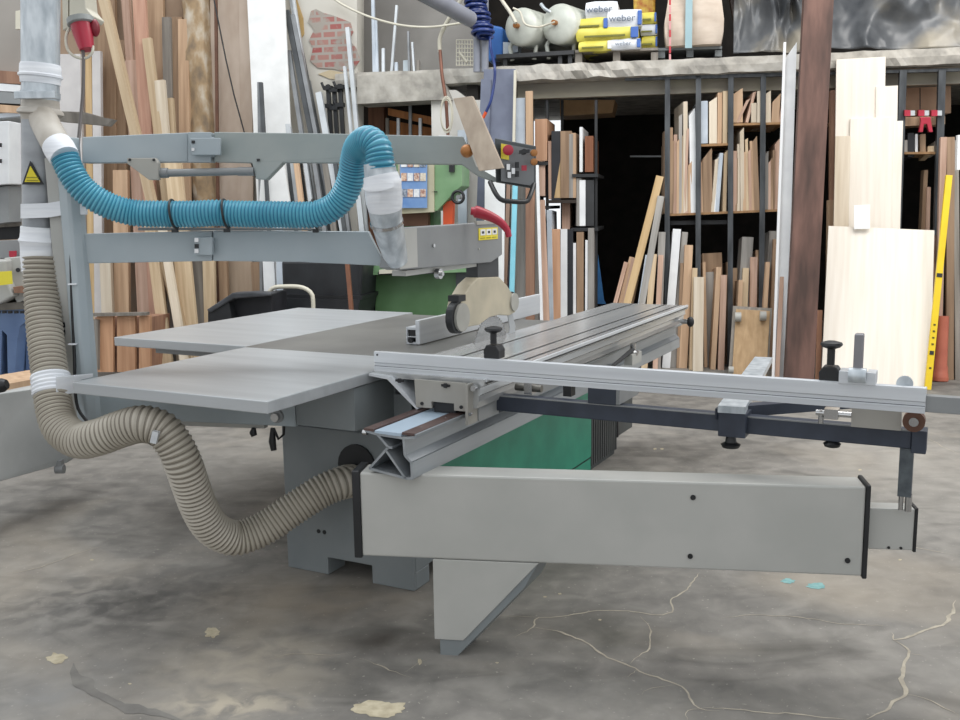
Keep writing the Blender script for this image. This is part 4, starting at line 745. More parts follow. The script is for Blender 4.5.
plank('broomstick','reddish brown round stick leaning in front of the black bin','stick',(346,255),(358,None),4,mat('stick_brown','6e4636','82573f',rough=.6),1.5,1.6,.03)
# ================================================================ CENTRE: slate panel etc
plank('slate_panel','tall slate blue laminate panel beside the control box','panel',(499.5,69),(492,None),31,slate,.3,.45,.03)
plank('slate_panel','shorter grey edge strip at the left of the slate blue panel','panel',(486,79),(476,None),10,slate,.33,.48,.02)
plank('laminate_sheet','white panel behind the red guard handle','panel',(495,150),(493,None),20,white,.5,.6,.02)
C=[(520,98,520,10,bluew,'cyan-tinted white board left of the pale tan lath',.25,.35),(529,91,531,7,tan,'pale tan lath with the highest top behind the control box',.28,.38),(515,70,509,2.5,ivory,'thin cream edge strip right of the slate panel',.36,.45),
 (515.5,170,509,5,cyan,'bright cyan strip leaning behind the saw guard',.42,.55),(509,168,502,4,pinkw,'thin pinkish strip left of the bright cyan strip',.4,.5),(505,168,498,4,mat('dark_profile','46484a'),'dark grey strip beside the pinkish strip',.38,.48),(521,166,520,15,greyb,'grey board with dark spots behind the red handle',.3,.45),(530,165,530,9,redw,'rough bark-brown board right of the spotted grey board',.35,.47),
 (537,165,543,3,white,'thin white strip leaning at the left of the left rack',.45,.6),(541,200,548,7,pinkw,'pinkish tan board behind the thin white strip',.4,.55)]
for i,(xt,yt,xb,wp,m,l,ot,ob) in enumerate(C): plank('panel_offcut' if i not in (1,) else 'lath',l,'board',(xt,yt),(xb,None),wp,m,ot,ob,.03,0,'boards leaning behind the control box')
wflat([(505,210),(527,210),(527,211),(505,211)],.3,.01,greyb,'x',None,label='thin grey batten lying across boards behind the guard',cat='batten') if False else None
# left rack (further back)
rk=thing('timber_rack','dark steel rack of board offcuts left of the dark opening','rack',Wz(560,0,-.1))
for x,o in ((547,-.15),(562,-.6),(596,-.1),(596,-.9)): plank('upright','', '',(x,100),(x,None),2.6,dpost,o,o,.04,0,None,rk,0)
for (xa,xb,y,o) in ((536,548,162,0),(546,576,200,.02),(572,598,174,.0),(571,598,228,.0),(536,550,206,.0)): wflat([(xa,y),(xb,y-.3),(xb,y+3),(xa,y+3.3)],o-.03,.8,dpost if xa!=546 else mat('dark_shelf_wood','2e241c'),'shelf',rk)
LR=[(541,119,541,161,12,wood('orange_offcut','b98b6b','cda283'),'orange-tan board with rounded top on the top left shelf'),(542,150,542,196,6,pinkw,'pinkish tan board below the orange-tan one'),(551.5,141,552,199,7,pinkw,'pink-brown board at the left of the yellow board'),(557,152,557,198,9,yelw,'bright yellow-orange board end on the middle shelf'),(566,131,566,198,11,brown,'tall brown board right of the yellow one'),(571,134,571,198,4,greyb,'thin grey board with white edge beside the tall brown board'),(573.5,133,574,198,4,tan,'narrow tan board at the right end of the middle shelf'),(556,131,556,200,9,blackboard,'black framed board at the back of the middle shelf'),
 (581,127,581,172,3,white,'thin white strip on the upper right shelf'),(589,136,589,172,8,wood('rust_board','6b4028','85553a'),'rust brown board on the upper right shelf'),(579,178,579,226,5,greyb,'grey board behind the white one on the right shelf'),(582.5,180,582.5,226,6,white,'clean white board on the right shelf'),(590,180,590,226,8,dpost,'dark board at the back of the right shelf')]
for xt,yt,xb,yb,wp,m,l in LR: plank('offcut_board',l,'board',(xt,yt),(xb,yb),wp,m,-.05,-.04,.5,random.uniform(-4,8),'offcuts in the left rack')
LB=[(536,177,536,4,greyb,'pale grey strip at the left foot of the left rack'),(549,210,552,5,bluew,'bluish white strip at the foot of the left rack'),(556,229,557,8,wood('orange_offcut','b5764f'),'orange-brown panel left of the white and black pair'),(564,229,564,7,white,'bright white panel beside the black one'),(570,229,570,6,blackboard,'black panel beside the bright white one'),(574.5,243,574.5,3,white,'thin white strip right of the black panel'),(580,232,580,7,brown,'brown panel near the end of the left rack'),(586.5,240,586,2.5,white,'thin white edge strip near the dark opening'),(591,228,591,6,greyb,'grey panel at the edge of the dark opening'),(566,200,566,8,pinkw,'pinkish brown panel behind the black and white pair')]
for i,(xt,yt,xb,wp,m,l) in enumerate(LB): plank('offcut_board',l,'board',(xt,yt),(xb,None),wp,m,.0 if i<9 else -.15,.06 if i<9 else -.1,.4,0,'panels at the foot of the left rack')
wflat([(598,255),(604,300),(606,304),(597,304)],-.3,.02,mat('blue_cloth','2d6398','3a74aa',rough=.8),'hanging_cloth',None,label='small blue cloth hanging at the edge of the dark opening',cat='cloth')
wflat([(560,100),(615,100),(612,113),(560,116)],-.9,.5,cardb,'cardboard_box',None,label='dusty cardboard box high up at the back of the dark opening',cat='box')
wflat([(630,155.5),(665,155.5),(665,157),(630,157)],-2.4,.04,lal,'light_rail',None,label='thin pale rail at the back of the dark opening',cat='rail')
# ================================================================ RIGHT RACK
rk=thing('timber_rack','grey steel rack with tall uprights full of board offcuts right of the dark opening','rack',Wz(730,0,0))
for x,xb in ((667.5,667),(698.5,698),(731,730),(763.5,761)): plank('upright','','',(x,75),(xb,None),5,post,0,0,.05,0,None,rk,0); pass
wflat([(625,77),(960,68),(960,71),(625,80.5)],.0,.05,post,'top_rail',rk)
for (xa,xb,ya,yb,o) in ((665,784,214,209,-.02),(697,731,144.5,143,-.02),(729,784,123.5,122,-.02)): wflat([(xa,ya),(xb,yb),(xb,yb+2.2),(xa,ya+2.2)],o,.85,wood('shelf_board_wood','8f6b46','a8835c'),'shelf',rk)
wflat([(668,221),(731,220),(731,224),(668,225)],-.1,.05,dpost,'cross_rail',rk)
ordw=['first','second','third','fourth','fifth','sixth','seventh','eighth','ninth','tenth']
cn={id(pale):'pale birch',id(tan):'tan',id(pinkw):'pinkish brown',id(white):'white',id(bluew):'bluish white',id(brown):'brown',id(pine):'pale pine',id(greyb):'grey',id(greyw):'weathered grey',id(redw):'reddish',id(yelw):'golden'}
ROWS={
 ('the top shelf','between the second and third uprights','boards on the top shelf, second bay'):(144,[(703,101,703,9,bluew,0),(713,97,713,7.5,pale,0),(720,92.5,719.5,4,tan,0),(725.5,91,725,4.5,pine,0)]),
 ('the top shelf','between the third and fourth uprights','boards on the top shelf, third bay'):(123,[(738,88,738,9,tan,0),(749,98,737,2.6,pinkw,0),(755,91,747,2.6,pinkw,0),(754,103,754,5,pale,0),(759,91,759,3.4,pale,0)]),
 ('the top shelf','right of the fourth upright','boards on the top shelf, last bay'):(123,[(764.5,99,764.5,3,pinkw,0),(768,90.5,768,5.5,pale,0),(777,93,775,7,tan,0),(783,106,780,3,pinkw,0)]),
 ('the middle shelf','left of the second upright','boards on the middle shelf, first bay'):(214,[(670.5,127.5,670,4.5,tan,0),(675.5,134.5,675,3.6,pinkw,0),(680.5,114,680,3.2,greyb,0),(682,135,682,2.5,pine,0),(685.5,101.5,685.5,4,pale,0),(688,128,684,2.4,pinkw,0),(692,108,694,6,white,0),(686,160,686,4,pinkw,0),(690,161,690,3.5,tan,0),(673,141,673,2.4,brown,0),(678,139,677.7,2.4,tan,0)]),
 ('the middle shelf','between the second and third uprights','boards on the middle shelf, second bay'):(214,[(699,151,700,3.4,pinkw,0),(702,160,702,2.8,tan,0),(707,148,708,9,brown,0),(717,158,712.5,3.2,pale,0),(721.5,153,717,3.4,bluew,0),(726,150,724.5,3.4,pine,0),(711,150,705.5,2.6,tan,0),(719.5,156,714.8,2,white,0)]),
 ('the middle shelf','between the third and fourth uprights','boards on the middle shelf, third bay'):(212,[(734.5,151,734.5,4.2,pinkw,0),(738.7,144,738.5,2.8,pale,0),(742,127.5,742.5,3.6,pale,0),(746.5,138,747.5,2.8,pine,0),(744.5,152,744.5,2.8,tan,0),(749.5,149,750.5,2.6,pinkw,0),(754,136,757,5.5,brown,0),(751,141,753,2.6,tan,0),(736.5,158,736.5,2.4,brown,0)]),
 ('the middle shelf','right of the fourth upright','boards on the middle shelf, last bay'):(210,[(766.5,151,766.5,3.5,greyb,0),(769.5,160,769.5,2.6,pinkw,0),(772.5,157,772.5,2.6,tan,0),(777.5,138.5,777,4.5,pinkw,0),(782,145,780.5,3,pale,0),(774.2,150,774.2,2.2,brown,0)])}
for (row,bay,grp),(yb,L) in ROWS.items():
    L=sorted(L,key=lambda t:t[2])
    for i,(xt,yt,xb,wp,m,yw) in enumerate(L):
        where='last' if i==len(L)-1 else ordw[i]
        plank('offcut_board','%s offcut, %s from left on %s %s'%(cn.get(id(m),'brown'),where,row,bay) if where!='last' else '%s offcut, rightmost on %s %s'%(cn.get(id(m),'brown'),row,bay),'board',(xt,yt),(xb,yb-.4),wp*1.02,m,-.03-.01*(i%3),-.03,.45+.2*random.random(),random.uniform(-3,9),grp,slant=random.choice((0,0,1.2,.6)))
FL=[(688,255,679,4,pale,'pale panel behind the tan panel in the first bottom bay',-.2,-.1),(729,262,727,4,brown,'dark brown board just behind the third upright on its left',-.25,-.15),(757,250,757,3,tan,'thin tan board behind the pinkish panel, bottom row',-.2,-.1),(741,280,737,4,tan,'low tan board at the foot of the third bottom bay',.05,.14),(768,262,762,4,tan,'short tan board left of the grey-green topped panel',.05,.14),(677,229,666,8,white,'leaning white panel, leftmost in the bottom row of the right rack',-.02,.12),(685,232,673,6,greyb,'grey-edged leaning panel just right of the leaning white panel',-.06,.08),(689,245,683,8,tan,'tan panel in the bottom row, right of the grey-edged panel',.0,.12),(682,263,678,3,brown,'thin brown panel at the left of the tan panel, bottom row',.02,.12),
 (695,268,692,5,pine,'slim pine board in front of the second upright',.08,.2),(699,277,698,10,pale,'wide pale board with rough top in front of the second upright',.12,.26),(712,253,716,19,brown,'wide brown board leaning back deep in the second bottom bay',-.25,-.15),(709,272,712,9,greyb,'wide grey board in front of the deep brown one',-.1,.0),(719,267,713,5,tan,'tan board leaning left, before the third upright',.04,.16),(724,275,721,6,pinkw,'pinkish board touching the third upright',.06,.18),
 (748,237,739,11,greyb,'broad grey-topped panel leaning in the third bottom bay',-.1,.02),(746,268,742,6,pine,'short pine board in the third bottom bay',-.0,.1),(754,257,752,7,pinkw,'pinkish panel left of the fourth upright, bottom row',-.05,.05),(735,268,734,5,tan,'tan board right behind the third upright, bottom row',-.2,-.1),
 (773,231,764,7,greyb,'grey-green topped panel right of the fourth upright, bottom row',-.1,.02),(776,239,770,5,brown,'brown panel leaning beside the grey-green topped panel',-.04,.08),(781,243,777,3.5,greyb,'thin grey panel beside the tall white lath',.0,.1),(704,262,706,3,tan,'thin slanted tan lath behind the grey board, second bottom bay',-.05,.05)]
for i,(xt,yt,xb,wp,m,l,ot,ob) in enumerate(FL): plank('offcut_board',l,'board',(xt,yt),(xb,None),wp,m,ot,ob,.25+.2*random.random(),random.uniform(-2,5),'boards in the bottom row of the right rack')
FO=[(640,262,618,4,brown,'low brown board in the middle of those leaning at the dark opening',-.02,.18),(626,262,598,4,pinkw,'lowest pinkish board furthest left at the dark opening',.03,.22),(660,176,610,7.5,yelw,'longest golden board leaning at the right side of the dark opening',.0,.25),(661,196,630,6.5,greyb,'long grey board beside the longest golden one',.05,.28),(632,257,605,5,tan,'tan board, leftmost of those leaning at the dark opening',.0,.2),(634,258,612,4.5,pinkw,'pinkish board second from the left at the dark opening',.02,.22),(648,255,630,5,bluew,'white-edged board leaning at the dark opening',.1,.3),(654,254,644,6,pine,'short pine board leaning before the first upright',.12,.3),(662,232,657,7,greyb,'grey-brown panel standing against the first upright',.06,.2),(661,255,655,5,pinkw,'short pinkish grey panel in front of the first upright',.14,.28)]
for i,(xt,yt,xb,wp,m,l,ot,ob) in enumerate(FO): plank('leaning_board',l,'board',(xt,yt),(xb,None),wp,m,ot,ob,.12,0,'boards leaning at the dark opening')
# dolly
dl=thing('furniture_dolly','small plywood dolly with castors standing on end at the rack foot','dolly',Wz(752,0,.45))
plank('deck','','',(753,310),(749,None),33,wood('dolly_plywood','a1835f','b99b76',0),.3,.5,.02,0,None,dl); plank('frame','','',(752.5,307),(748,None),38,greyw,.27,.47,.02,0,None,dl)
for x,y in ((738,317),(763,316)): q=Wp(x,y,.36); B().cyl(q-WD*.025,q+WD*.025,.04).build('castor',mat('worn_castor','9d9c96','b4b3ad',rough=.5),dl,smooth=True)
q=Wp(731,370,.56); B().cyl(q-WD*.02,q+WD*.02,.03).build('castor',mat('worn_castor','9d9c96'),dl,smooth=True)
# wood post, lath, panels
plank('timber_post','thick dark red-brown timber post standing in front of the rack','post',(823.5,-90),(799,None),27,mat('old_dark_timber','43322c','705349',rough=.75,scale=(9,9,1.6),detail=8,c3='5a423a',bump=.1),.55,.95,.12,0)
plank('white_lath','tall thin white panel edge leaning left of the dark timber post','panel',(791,42),(780,None),11,white,.35,.75,.03,0,None,None,.002,0,1.5); plank('white_lath','bright white thin strip at the left edge of the tall white panel','panel',(785,42),(773,None),2.5,mat('overbright_white'),.38,.78,.03)
plank('lath','thin pinkish beige lath between the white panel and the timber post','lath',(787,165),(777,None),4,pinkw,.42,.82,.03)
plank('lath','salmon strip right of the timber post foot','lath',(820,310),(818,None),5,wood('salmon_wood','c08a6c','d2a083'),.45,.6,.02)
plank('lath','brown board behind the timber post on its right','board',(834,90),(833,None),6,redw,-.05,.0,.1); plank('lath','reddish short board low behind the post on its right','board',(831,200),(829,None),5,tan,.0,.05,.1)
pk=[((861,58),(856,None),45,.1,.30,'tallest whitewood panel right of the timber post'),((887,86),(882,None),20,.13,.34,'second tallest whitewood panel, upper right of the group'),((895,121),(888,None),15,.15,.36,'narrow whitewood panel at the right edge of the group'),((872,118),(866,None),40,.16,.40,'middle whitewood panel in front of the two tallest')]
for t,b,wp,ot,ob_,l in pk: plank('whitewood_panel',l,'panel',t,b,wp,cream,ot,ob_,.02,0,'whitewood panels leaning right of the timber post')
plank('whitewood_panel','beige narrow panel left of the small white sheet','panel',(843,136),(838,None),14,pale,.22,.5,.02)
plank('whitewood_panel','big front whitewood panel, lower and widest, touching the fence line','panel',(881,228),(875,None),99,cream,.4,.85,.02)
plank('paper_sheet','small blank white sheet resting on top of the big front panel','sheet',(862,205),(862,229),15,mat('overbright_white'),.42,.44,.006)
# right bay
for x,xb in ((903.5,893),(942.5,934)): plank('upright','','',(x,70),(xb,None),6.5,post,.02,.02,.05,0,None,rk,0)
for xa,xb,y in ((901,940,152),(838,945,118)): wflat([(xa,y),(xb,y-.5),(xb,y+2),(xa,y+2.2)],-.02 if y>120 else -.1,.7,wood('shelf_board_wood','8f6b46'),'shelf',rk)
bx=wflat([(900,88),(951,86),(951,113),(900,116)],-.45,.4,mat('pink_cardboard','a5866f','b8987f',rough=.8),'cardboard_box',None,label='pinkish cardboard boxes stack high in the right rack bay',cat='box'); wflat([(919.6,88),(920.6,88),(920.6,115),(919.6,115)],-.448,.01,blackm,'gap',bx)
for i,(x,m,l) in enumerate(((907,redp,'leftmost'),(921,redp,'middle'),(934,redp,'rightmost'))): 
    c=wflat([(x-2.5,110),(x+3.5,110),(x+3.5,116),(x-2.5,116)],.06,.05,m,'red_clamp',None,label=l+' red clamp jaw hanging on the right rack bay',cat='clamp',group='red clamps in the right rack')
    wflat([(x+3.6,110.5),(x+8,110.5),(x+8,115.5),(x+3.6,115.5)],.05,.04,lal,'screw_bar',c)
rc=wflat([(920,117),(931,117),(931,120),(933,132),(929,132),(927,124),(924,124),(923,132),(919,132),(921,121)],.07,.04,redp,'red_clamp',None,label='large red clamp body hanging below the small red jaws',cat='clamp',group='red clamps in the right rack',bevel=.003)
wflat([(905,117),(945,116),(945,124),(905,126)],-.03,.3,tan,'offcut_board',None,label='flat tan board lying under the red clamps',cat='board')
for i,(x,y,wp,m,l) in enumerate(((906,140,3,greyb,'leftmost grey'),(911,133,6,blackboard,'thick black'),(916.5,134,2.5,white,'thin white'),(923,134,5,brown,'brown'),(931,146,6,pine,'short pale'),(937,141,4,greyb,'rightmost grey'))): plank('offcut_board',l+' offcut on the small shelf of the right bay','board',(x,y),(x,152.5 if x!=911 else 157),wp,m,-.06,-.05,.3,0,'offcuts on the small right shelf')
plank('offcut_board','dark-edged tan stick standing in the right bay','board',(926,170),(917,None),4,brown,-.15,-.1,.1); plank('offcut_board','pinkish thin board standing in the right bay','board',(929,187),(924,None),3.5,pinkw,-.12,-.06,.1)
lv=plank('spirit_level','long yellow spirit level leaning beside the big front panel','spirit level',(949.5,175),(928,None),6,yelp,.5,.90,.03)
fr=WORLD[lv.name]
def onlv(f,dz,wd,m,name): 
    L=max(v.co.z for v in lv.data.vertices); B().box(fr@V3((0,-.016,L*f)),fr.col[0].to_3d(),fr.col[1].to_3d(),fr.col[2].to_3d(),wd,.006,dz).build(name,m,lv)
onlv(.53,.03,.04,blackm,'vial'); onlv(.17,.03,.03,blackm,'vial'); 
for f in (.10,.21,.24,.27,.30): onlv(f,.012,.016,mat('level_print','4a430a'),'print')
pp=thing('drain_pipe','terracotta drain pipe standing upright with its socket end down beside the level','pipe',Wz(941,0,.5))
a=Wz(939,0,.5); t=Wp(942,316,.45); ax=t-a; L=ax.length; B().lathe(a,ax,((0,.068),(.06,.066),(.065,.062),(.11,.062),(.13,.055),(L,.053)),24).build('pipe_body',terra,pp,smooth=True); B().lathe(a+Z*.005,ax,((0,.07),(.025,.07)),24).build('collar',terra,pp,smooth=True)
for i,(xt,yt,xb,wp,m,l) in enumerate(((944,137,938,6,pinkw,'pinkish plank right of the last rack upright'),(951,137,950,7,brown,'brown plank reaching down beside the drain pipe'),(956,140,958,5,greyw,'weathered plank at the right picture edge'),(935,235,930,3,rust,'dark rusty strip between the front panel and the level'))): plank('plank',l,'plank',(xt,yt),(xb,None),wp,m,.2,.45 if i!=3 else .7,.05,0,'planks at the right edge')
plank('white_strip','small white strip at the far right border','strip',(960,135),(959,170),4,white,.5,.5,.05)
# ================================================================ ON THE MEZZANINE
def pallet(xa,xb,yt,yb,off,name,label,m=greyw,parts=3):
    p=thing(name,label,'pallet',Wp((xa+xb)/2,yb,off),0,'pallets on the mezzanine')
    h=Wp(xa,yt,off).z-Wp(xa,yb,off).z
    wflat([(xa,yt),(xb,yt-(xb-xa)*.03),(xb,yt-(xb-xa)*.03+2.6),(xa,yt+2.6)],off,.8,m,'deck',p)
    for i in range(parts):
        x=xa+(xb-xa-7)*i/(parts-1); wflat([(x,yt+2),(x+7,yt+1.8),(x+7,yb-(x-xa)*.03),(x,yb-(x-xa)*.03)],off-.02,.7,m,'block',p)
    return p
pallet(575,658,50,64,-.08,'wooden_pallet','weathered pallet under the cement bags')
pallet(658,722,48,58,-.15,'wooden_pallet','grey pallet under the big woven sack',paintd)
st=thing('tank_stand','dark steel stand under the two white tanks','stand',Wp(540,66,-.1)); wflat([(496,54.5),(574,50),(574,54),(496,58.5)],-.05,.6,dpost,'top_frame',st)
for x in (503,558,568): wflat([(x,55),(x+4,55),(x+4,66-(x-503)*.04),(x,66.5-(x-503)*.04)],-.08,.05,dpost,'leg',st)
wflat([(496,62),(558,59),(558,61.5),(496,65)],-.4,.05,dpost,'rail',st)
def tank(cx,cy,rpx,label,dx):
    c=Wp(cx,cy,-.05); r=rpx*c.y/F; ax=V3((.55,.85,0)).normalized(); t=thing('pressure_tank',label,'tank',c-Z*r,0,'white tanks on the mezzanine')
    B().lathe(c-ax*r*.35,ax,[(r*.45*(1-math.cos(a)),r*math.sin(a)+.0) for a in [i*math.pi/16 for i in range(9)]]+[(r*.45+.75,r),(r*.45+.82,r*.8),(r*.45+.86,.05)],32).build('vessel',tankm,t,smooth=True)
    for s in (-1,1): q=c+WD*s*r*.6+WN*(-.12); B().tube([q-Z*r*.7,q-Z*r*.9+WD*s*.02,q-Z*(r+.10)],.02).build('leg',tankm,t,smooth=True)
    q=c-ax*r*.33; B().cyl(q,q-ax*.05,.022).build('outlet',brass,t); return t,q
t1_,q1=tank(521,27,18,'white pressure tank on the left of the pair',0); t2_,q2=tank(559,24,19,'white pressure tank on the right, next to the cement bags',0)
B().tube(smooth_path([q2-WN*-.05,q2+WD*-.12-Z*.02,Wp(537,27,.12),Wp(525,24,.12),Wp(520,12,.1),Wp(513,8,.1)],30)[0],.009).build('tank_hose',ivory,t2_,smooth=True)
B().tube(smooth_path([Wp(516,23,.15),Wp(510,12,.12),Wp(503,2,.1),Wp(497,-8,.1)],20)[0],.016).build('tank_pipe',ivory,t1_,smooth=True)
B().tube(smooth_path([Wp(541,4,0),Wp(545,9,.02),Wp(550,12,0)],10)[0],.015).build('valve_pipe',galv,t2_,smooth=True)
# cement bags
bagw=mat('bag_white_paper','c9ccd2','dadce0',rough=.5); bagy=mat('bag_yellow_print','c9be4c','d8cd62',rough=.5); bagb=mat('bag_blue_print','33579f','4267ae',rough=.5); wt=mat('bag_grey_text','5a6472')
def bag(x0,x1,y0,y1,off,label,front,endm,txt=None,end='r',dy=-.02):
    c=Wp((x0+x1)/2,(y0+y1)/2,off); sx=(x1-x0)*c.y/F/2; sz=(y1-y0)*c.y/F/2; dp=.32
    t=thing('cement_bag',label,'bag',c-Z*sz+WN*-.3,0,'cement bags on the pallet')
    def pil(cc,hx,hz,hd,m,name):
        g=B(); n=14; bm=g.bm; bmesh.ops.create_cube(bm,size=2); bmesh.ops.subdivide_edges(bm,edges=bm.edges[:],cuts=6,use_grid_fill=True)
        for v in bm.verts:
            x,y,z=v.co; xx=x*(1-.04*z*z); zz=z*(1-.10*x*x*x*x)*(1-.05*y*y); yy=y*(1-.06*z*z)
            q=cc+WD*(xx*hx)+WN*(yy*hd)+Z*(zz*hz); q+=WN*noise.noise(q*9)*.012+Z*noise.noise(q*7+V3((5,5,5)))*.010; v.co=q
        return g.build(name,m,t,smooth=True)
    pil(c-WN*dp,sx,sz,dp,front,'bag_body')
    e=.13*sx*2
    sgn=1 if end=='r' else -1
    if endm:
        g=B(); q=c+WD*sgn*(sx-e/2)+WN*.008; g.box(q,WD,WN,Z,e*.95,.02,sz*1.55); g.build('blue_end',endm,t,bevel=.006)
    if txt: text(txt,sz*1.0,wt,'printed_name',t,c+WN*.018+WD*(-.02),WD,Z,.002,1.15)
    else: 
        for zz,mm in ((-.35,bagb),): B().box(c+WN*.012+Z*sz*zz+WD*-.02,WD,WN,Z,sx*1.3,.014,sz*.25).build('print_band',mat('bag_dark_print','6a6a2c'),t)
bag(579,611,40.5,50.5,-.02,'yellow cement bag in the bottom layer, left',bagy,bagw); bag(611,640,38.5,49,-.02,'white cement bag in the bottom layer, right',bagw,bagb,'weber')
bag(577,637,27,40,-.03,'long yellow and blue cement bag in the second layer',bagy,bagb); bag(574,607,18,30,-.05,'yellow cement bag in the third layer, left',bagy,bagb); bag(608,641,10,27,-.04,'white cement bag in the third layer, right, tilted up',bagw,bagb,'weber')
bag(586,617,1,18,-.06,'blue-edged white cement bag on top of the stack',bagw,None,'weber')
for i,(x0,x1,y0,y1,l) in enumerate(((640,656,12,23,'upper'),(641,657,24,35,'middle'),(642,657,36,48,'lower'))): bag(x0,x1,y0,y1,-.18,l+' yellow striped bag end at the right side of the stack',bagy if i%2==0 else bagw,bagb)
# orange print sack behind
B().prism([Wp(x,y,-.6) for x,y in ((632,-40),(656,-40),(655,22),(634,22))],-WN*.15).build('printed_sack',mat('orange_leaf_print','a8601f','d0b14a',scale=(18,18,18),rough=.5),None,label='orange and yellow printed sack standing behind the cement bags',cat='sack',bevel=.02)
# big sack
c=Wp(694,0,-.35); g=B(); bm=g.bm; bmesh.ops.create_cube(bm,size=2); bmesh.ops.subdivide_edges(bm,edges=bm.edges[:],cuts=14,use_grid_fill=True)
zb=Wp(694,47,-.15).z; hh=.75
for v in bm.verts:
    x,y,z=v.co; bulge=1+.16*math.exp(-((z+.78)/.22)**2); q=c.copy(); q.z=zb+hh
    q=q+WD*(x*.222*bulge*(1-.04*y*y))+WN*(y*.3*bulge)+Z*(z*hh)
    q+=WN*(noise.noise(V3((q.x*3,q.z*9,1)))*.06+noise.noise(V3((q.x*9,q.z*7,4)))*.045); v.co=q
bs_=g.build('bulk_sack',sackm,None,smooth=True,label='large beige woven bulk sack on the grey pallet',cat='sack')
wflat([(686,-30),(693,-30),(692,48),(685,48)],.02,.01,lblue,'lifting_strap',bs_); 
for k in range(9): wflat([(669,-10+k*8),(671,-10+k*8),(671,-3+k*8),(669,-3+k*8)],.03,.006,mat('strap_pink','b3303c') if k%2 else mat('strap_pale','c98f90'),'ratchet_strap',bs_)
# tarp
def tarp(xa,xb,ya,yb,seed,label,off0=-.12,lean=.55):
    g=B(); nu,nv=90,46; vs=[]
    for j in range(nv+1):
        row=[]
        for i in range(nu+1):
            s,t=i/nu,j/nv; x=xa+(xb-xa)*s; y=ya+(yb-ya)*t
            q=Wp(x,y,off0-lean*(1-t)); a=V3((s*3.2+seed,t*1.6,seed))
            wq=noise.noise(a*.9)*.6
            r1=1-abs(noise.noise(V3((a.x*.75+a.y*.7+wq,a.y*.5-a.x*.35,seed))))*2.4; r2=1-abs(noise.noise(V3((a.x*1.3-a.y*1.5+wq,a.y*.8+a.x*.4,seed+4))))*2.2; r3=1-abs(noise.noise(V3((a.x*3.1+a.y*2.2,a.y*2.4-a.x,seed+9))))*2
            dq=r1*.30+r2*.14+max(r3,0)*.03
            row.append(g.bm.verts.new(q+WN*dq*(.35+.65*math.sin(math.pi*min(1,t+.25)))+Z*(0 if t>.97 else noise.noise(a*2)*.03)))
        vs.append(row)
    for j in range(nv):
        for i in range(nu): g.bm.faces.new((vs[j][i],vs[j+1][i],vs[j+1][i+1],vs[j][i+1]))
    o=g.build('tarpaulin',tarpm,None,smooth=False,label=label,cat='tarpaulin',group='tarpaulins on the mezzanine'); 
    for p in o.data.polygons: p.use_smooth=True
    md=o.modifiers.new('t','SOLIDIFY'); md.thickness=.006; return o
tarp(733,812,-60,54,1.3,'crumpled grey tarpaulin left of the timber post'); tarp(826,990,-60,50,5.1,'crumpled dark grey tarpaulin right of the timber post')
plank('dark_tube','dark brown round tube standing left of the tarpaulin','tube',(728,-40),(744,50),9,mat('dark_brown_tube','2a1c16','3a2920',rough=.5),-.4,-.2,.08)
# things above the beam, centre
bb=wflat([(488,24),(503,27),(503,56),(488,62)],-.3,.3,bluep,'plastic_drum',None,label='blue plastic container behind the hanging tubes',cat='container',bevel=.02); wflat([(503,42),(518,43),(518,52),(503,54)],-.25,.2,bluew,'small_box',None,label='small white and blue package beside the tank stand',cat='box')
for x,l in ((477,'left one of the two grey vertical pipes above the beam end'),(485,'right one of the two grey vertical pipes above the beam end')): B().cyl(Wp(x,72,.15),Wp(x,-30,.15),.032).build('vertical_pipe',pipegrey,None,label=l,cat='pipe',group='grey vertical pipes',smooth=True)
pts=[]; a=Wp(473,-6,.25); b=Wp(484,37,.25)
for i in range(400):
    t=i/399; an=t*2*math.pi*17; c=a.lerp(b,t); pts.append(c+(WD*math.cos(an)+WN*math.sin(an))*(.075+.02*math.sin(i*.11))+Z*.01*math.sin(an))
hc=B().tube(pts,.015,8).build('coiled_air_hose',navyc,None,label='blue coiled air hose hanging above the slate panel',cat='hose',smooth=True)
B().tube(smooth_path([b+WD*.05,Wp(491,50,.3),Wp(494.5,65,.4),Wp(494.5,80,.42),Wp(491,100,.45),Wp(486,112,.45)],40)[0],.012).build('hanging_hose',navyc,hc,smooth=True); B().tube([Wp(486,112,.45),Wp(483,118,.45)],.014).build('red_fitting',orange,hc)
wb_=thing('wire_basket','small white wire basket standing on the beam end','basket',Wp(464,69,.0)); g=B()
for k in range(7): g.tube([Wp(456.5+k*2.8,40,.02),Wp(456.5+k*2.8,66,.02)],.005,6)
for k in range(7): g.tube([Wp(456.5,40+k*4.2,.02),Wp(473,40+k*4.2,.02)],.005,6)
g.build('wire_mesh',ivory,wb_); B().tube([Wp(459,52,.03),Wp(467,62,.03)],.012).build('basket_clip',ivory,wb_)
B().tube([P(390,-24,6.5),P(432,-2,6.9),P(470,19,7.4)],.058,20).build('overhead_pipe',pipegrey,None,label='thick grey pipe slanting down at the top centre',cat='pipe',smooth=True)
B().tube(smooth_path([Wp(463,-5,.35),Wp(458,5,.3),Wp(447,22,.2),Wp(440,38,.15),Wp(440,52,.12)],30)[0],.018).build('bent_conduit',ivory,None,label='bent ivory conduit coming down to the concrete beam',cat='conduit',smooth=True)
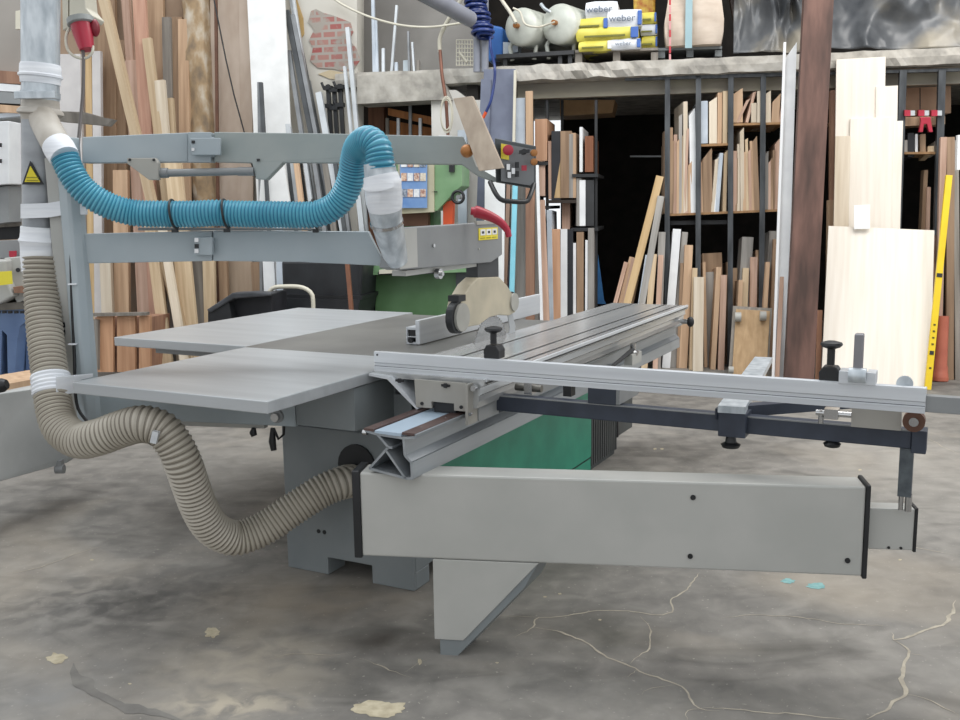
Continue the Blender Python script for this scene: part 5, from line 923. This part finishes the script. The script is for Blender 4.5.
B().tube([Wp(440,50,.13),Wp(442,75,.15),Wp(446,100,.16),Wp(448,135,.16)],.015).build('copper_pipe',copper,None,label='thin brown pipe running down the white pillar',cat='pipe',smooth=True)
B().tube(smooth_path([Wp(330,-4,.1),Wp(345,6,.1),Wp(370,17,.12),Wp(400,25,.15),(Wp(430,27,.2)),Wp(462,23,.3)],40)[0],.010).build('hanging_cable',ivory,None,label='slack pale cable strung across the upper wall',cat='cable',smooth=True)
cc=Wp(447,115,.25); pts=[]
for i in range(240):
    an=i/239*2*math.pi*5; k=1+.12*math.sin(an*.37)+.02*i/60; pts.append(cc+WD*math.cos(an)*.05*k+Z*math.sin(an)*.135*k+WN*(.02*math.sin(an*.2)+i*.00015))
B().tube(pts,.0045,6).build('cable_coil',ivory,None,label='coil of pale cable hung on the white pillar',cat='cable',smooth=True)
# board stuck on the control arm
fr_=P(453,98,3.44); nb=B().prism([P(453,98.5,3.42),P(472,96,3.42),P(503,168,3.30),P(479,171,3.30)],V3((.006,.02,.0))).build('leaning_board',wood('sign_board','9a8a7a','b5a694',0),None,label='small thin brown board leaning on the control arm end',cat='board',bevel=.001)
B().ball(P(467,151,3.36),.023).build('wooden_ball_knob',brass,saw,smooth=True)
# ================================================================ LIGHT
W=bpy.data.worlds.new('world'); SC.world=W; W.use_nodes=True; bg=W.node_tree.nodes['Background']; bg.inputs[0].default_value=(.93,.965,1,1); bg.inputs[1].default_value=.85
def area(loc,rot,sx,sy,e,col=(1,1,1)):
    l=bpy.data.lights.new('skylight','AREA'); l.shape='RECTANGLE'; l.size=sx; l.size_y=sy; l.energy=e; l.color=col; o=bpy.data.objects.new('skylight',l); COL.objects.link(o); o.location=loc; o.rotation_euler=rot; return o
area((3.6,5.2,5.6),(math.radians(28),math.radians(0),0),4,3,200,(1,.97,.93)); area((-1.5,5.0,6.0),(math.radians(15),0,0),4,3,150,(.93,.97,1))
SC.view_settings.view_transform='Standard'; SC.view_settings.look='None'; SC.view_settings.gamma=1; SC.view_settings.exposure=.35; SC.view_settings.use_curve_mapping=False
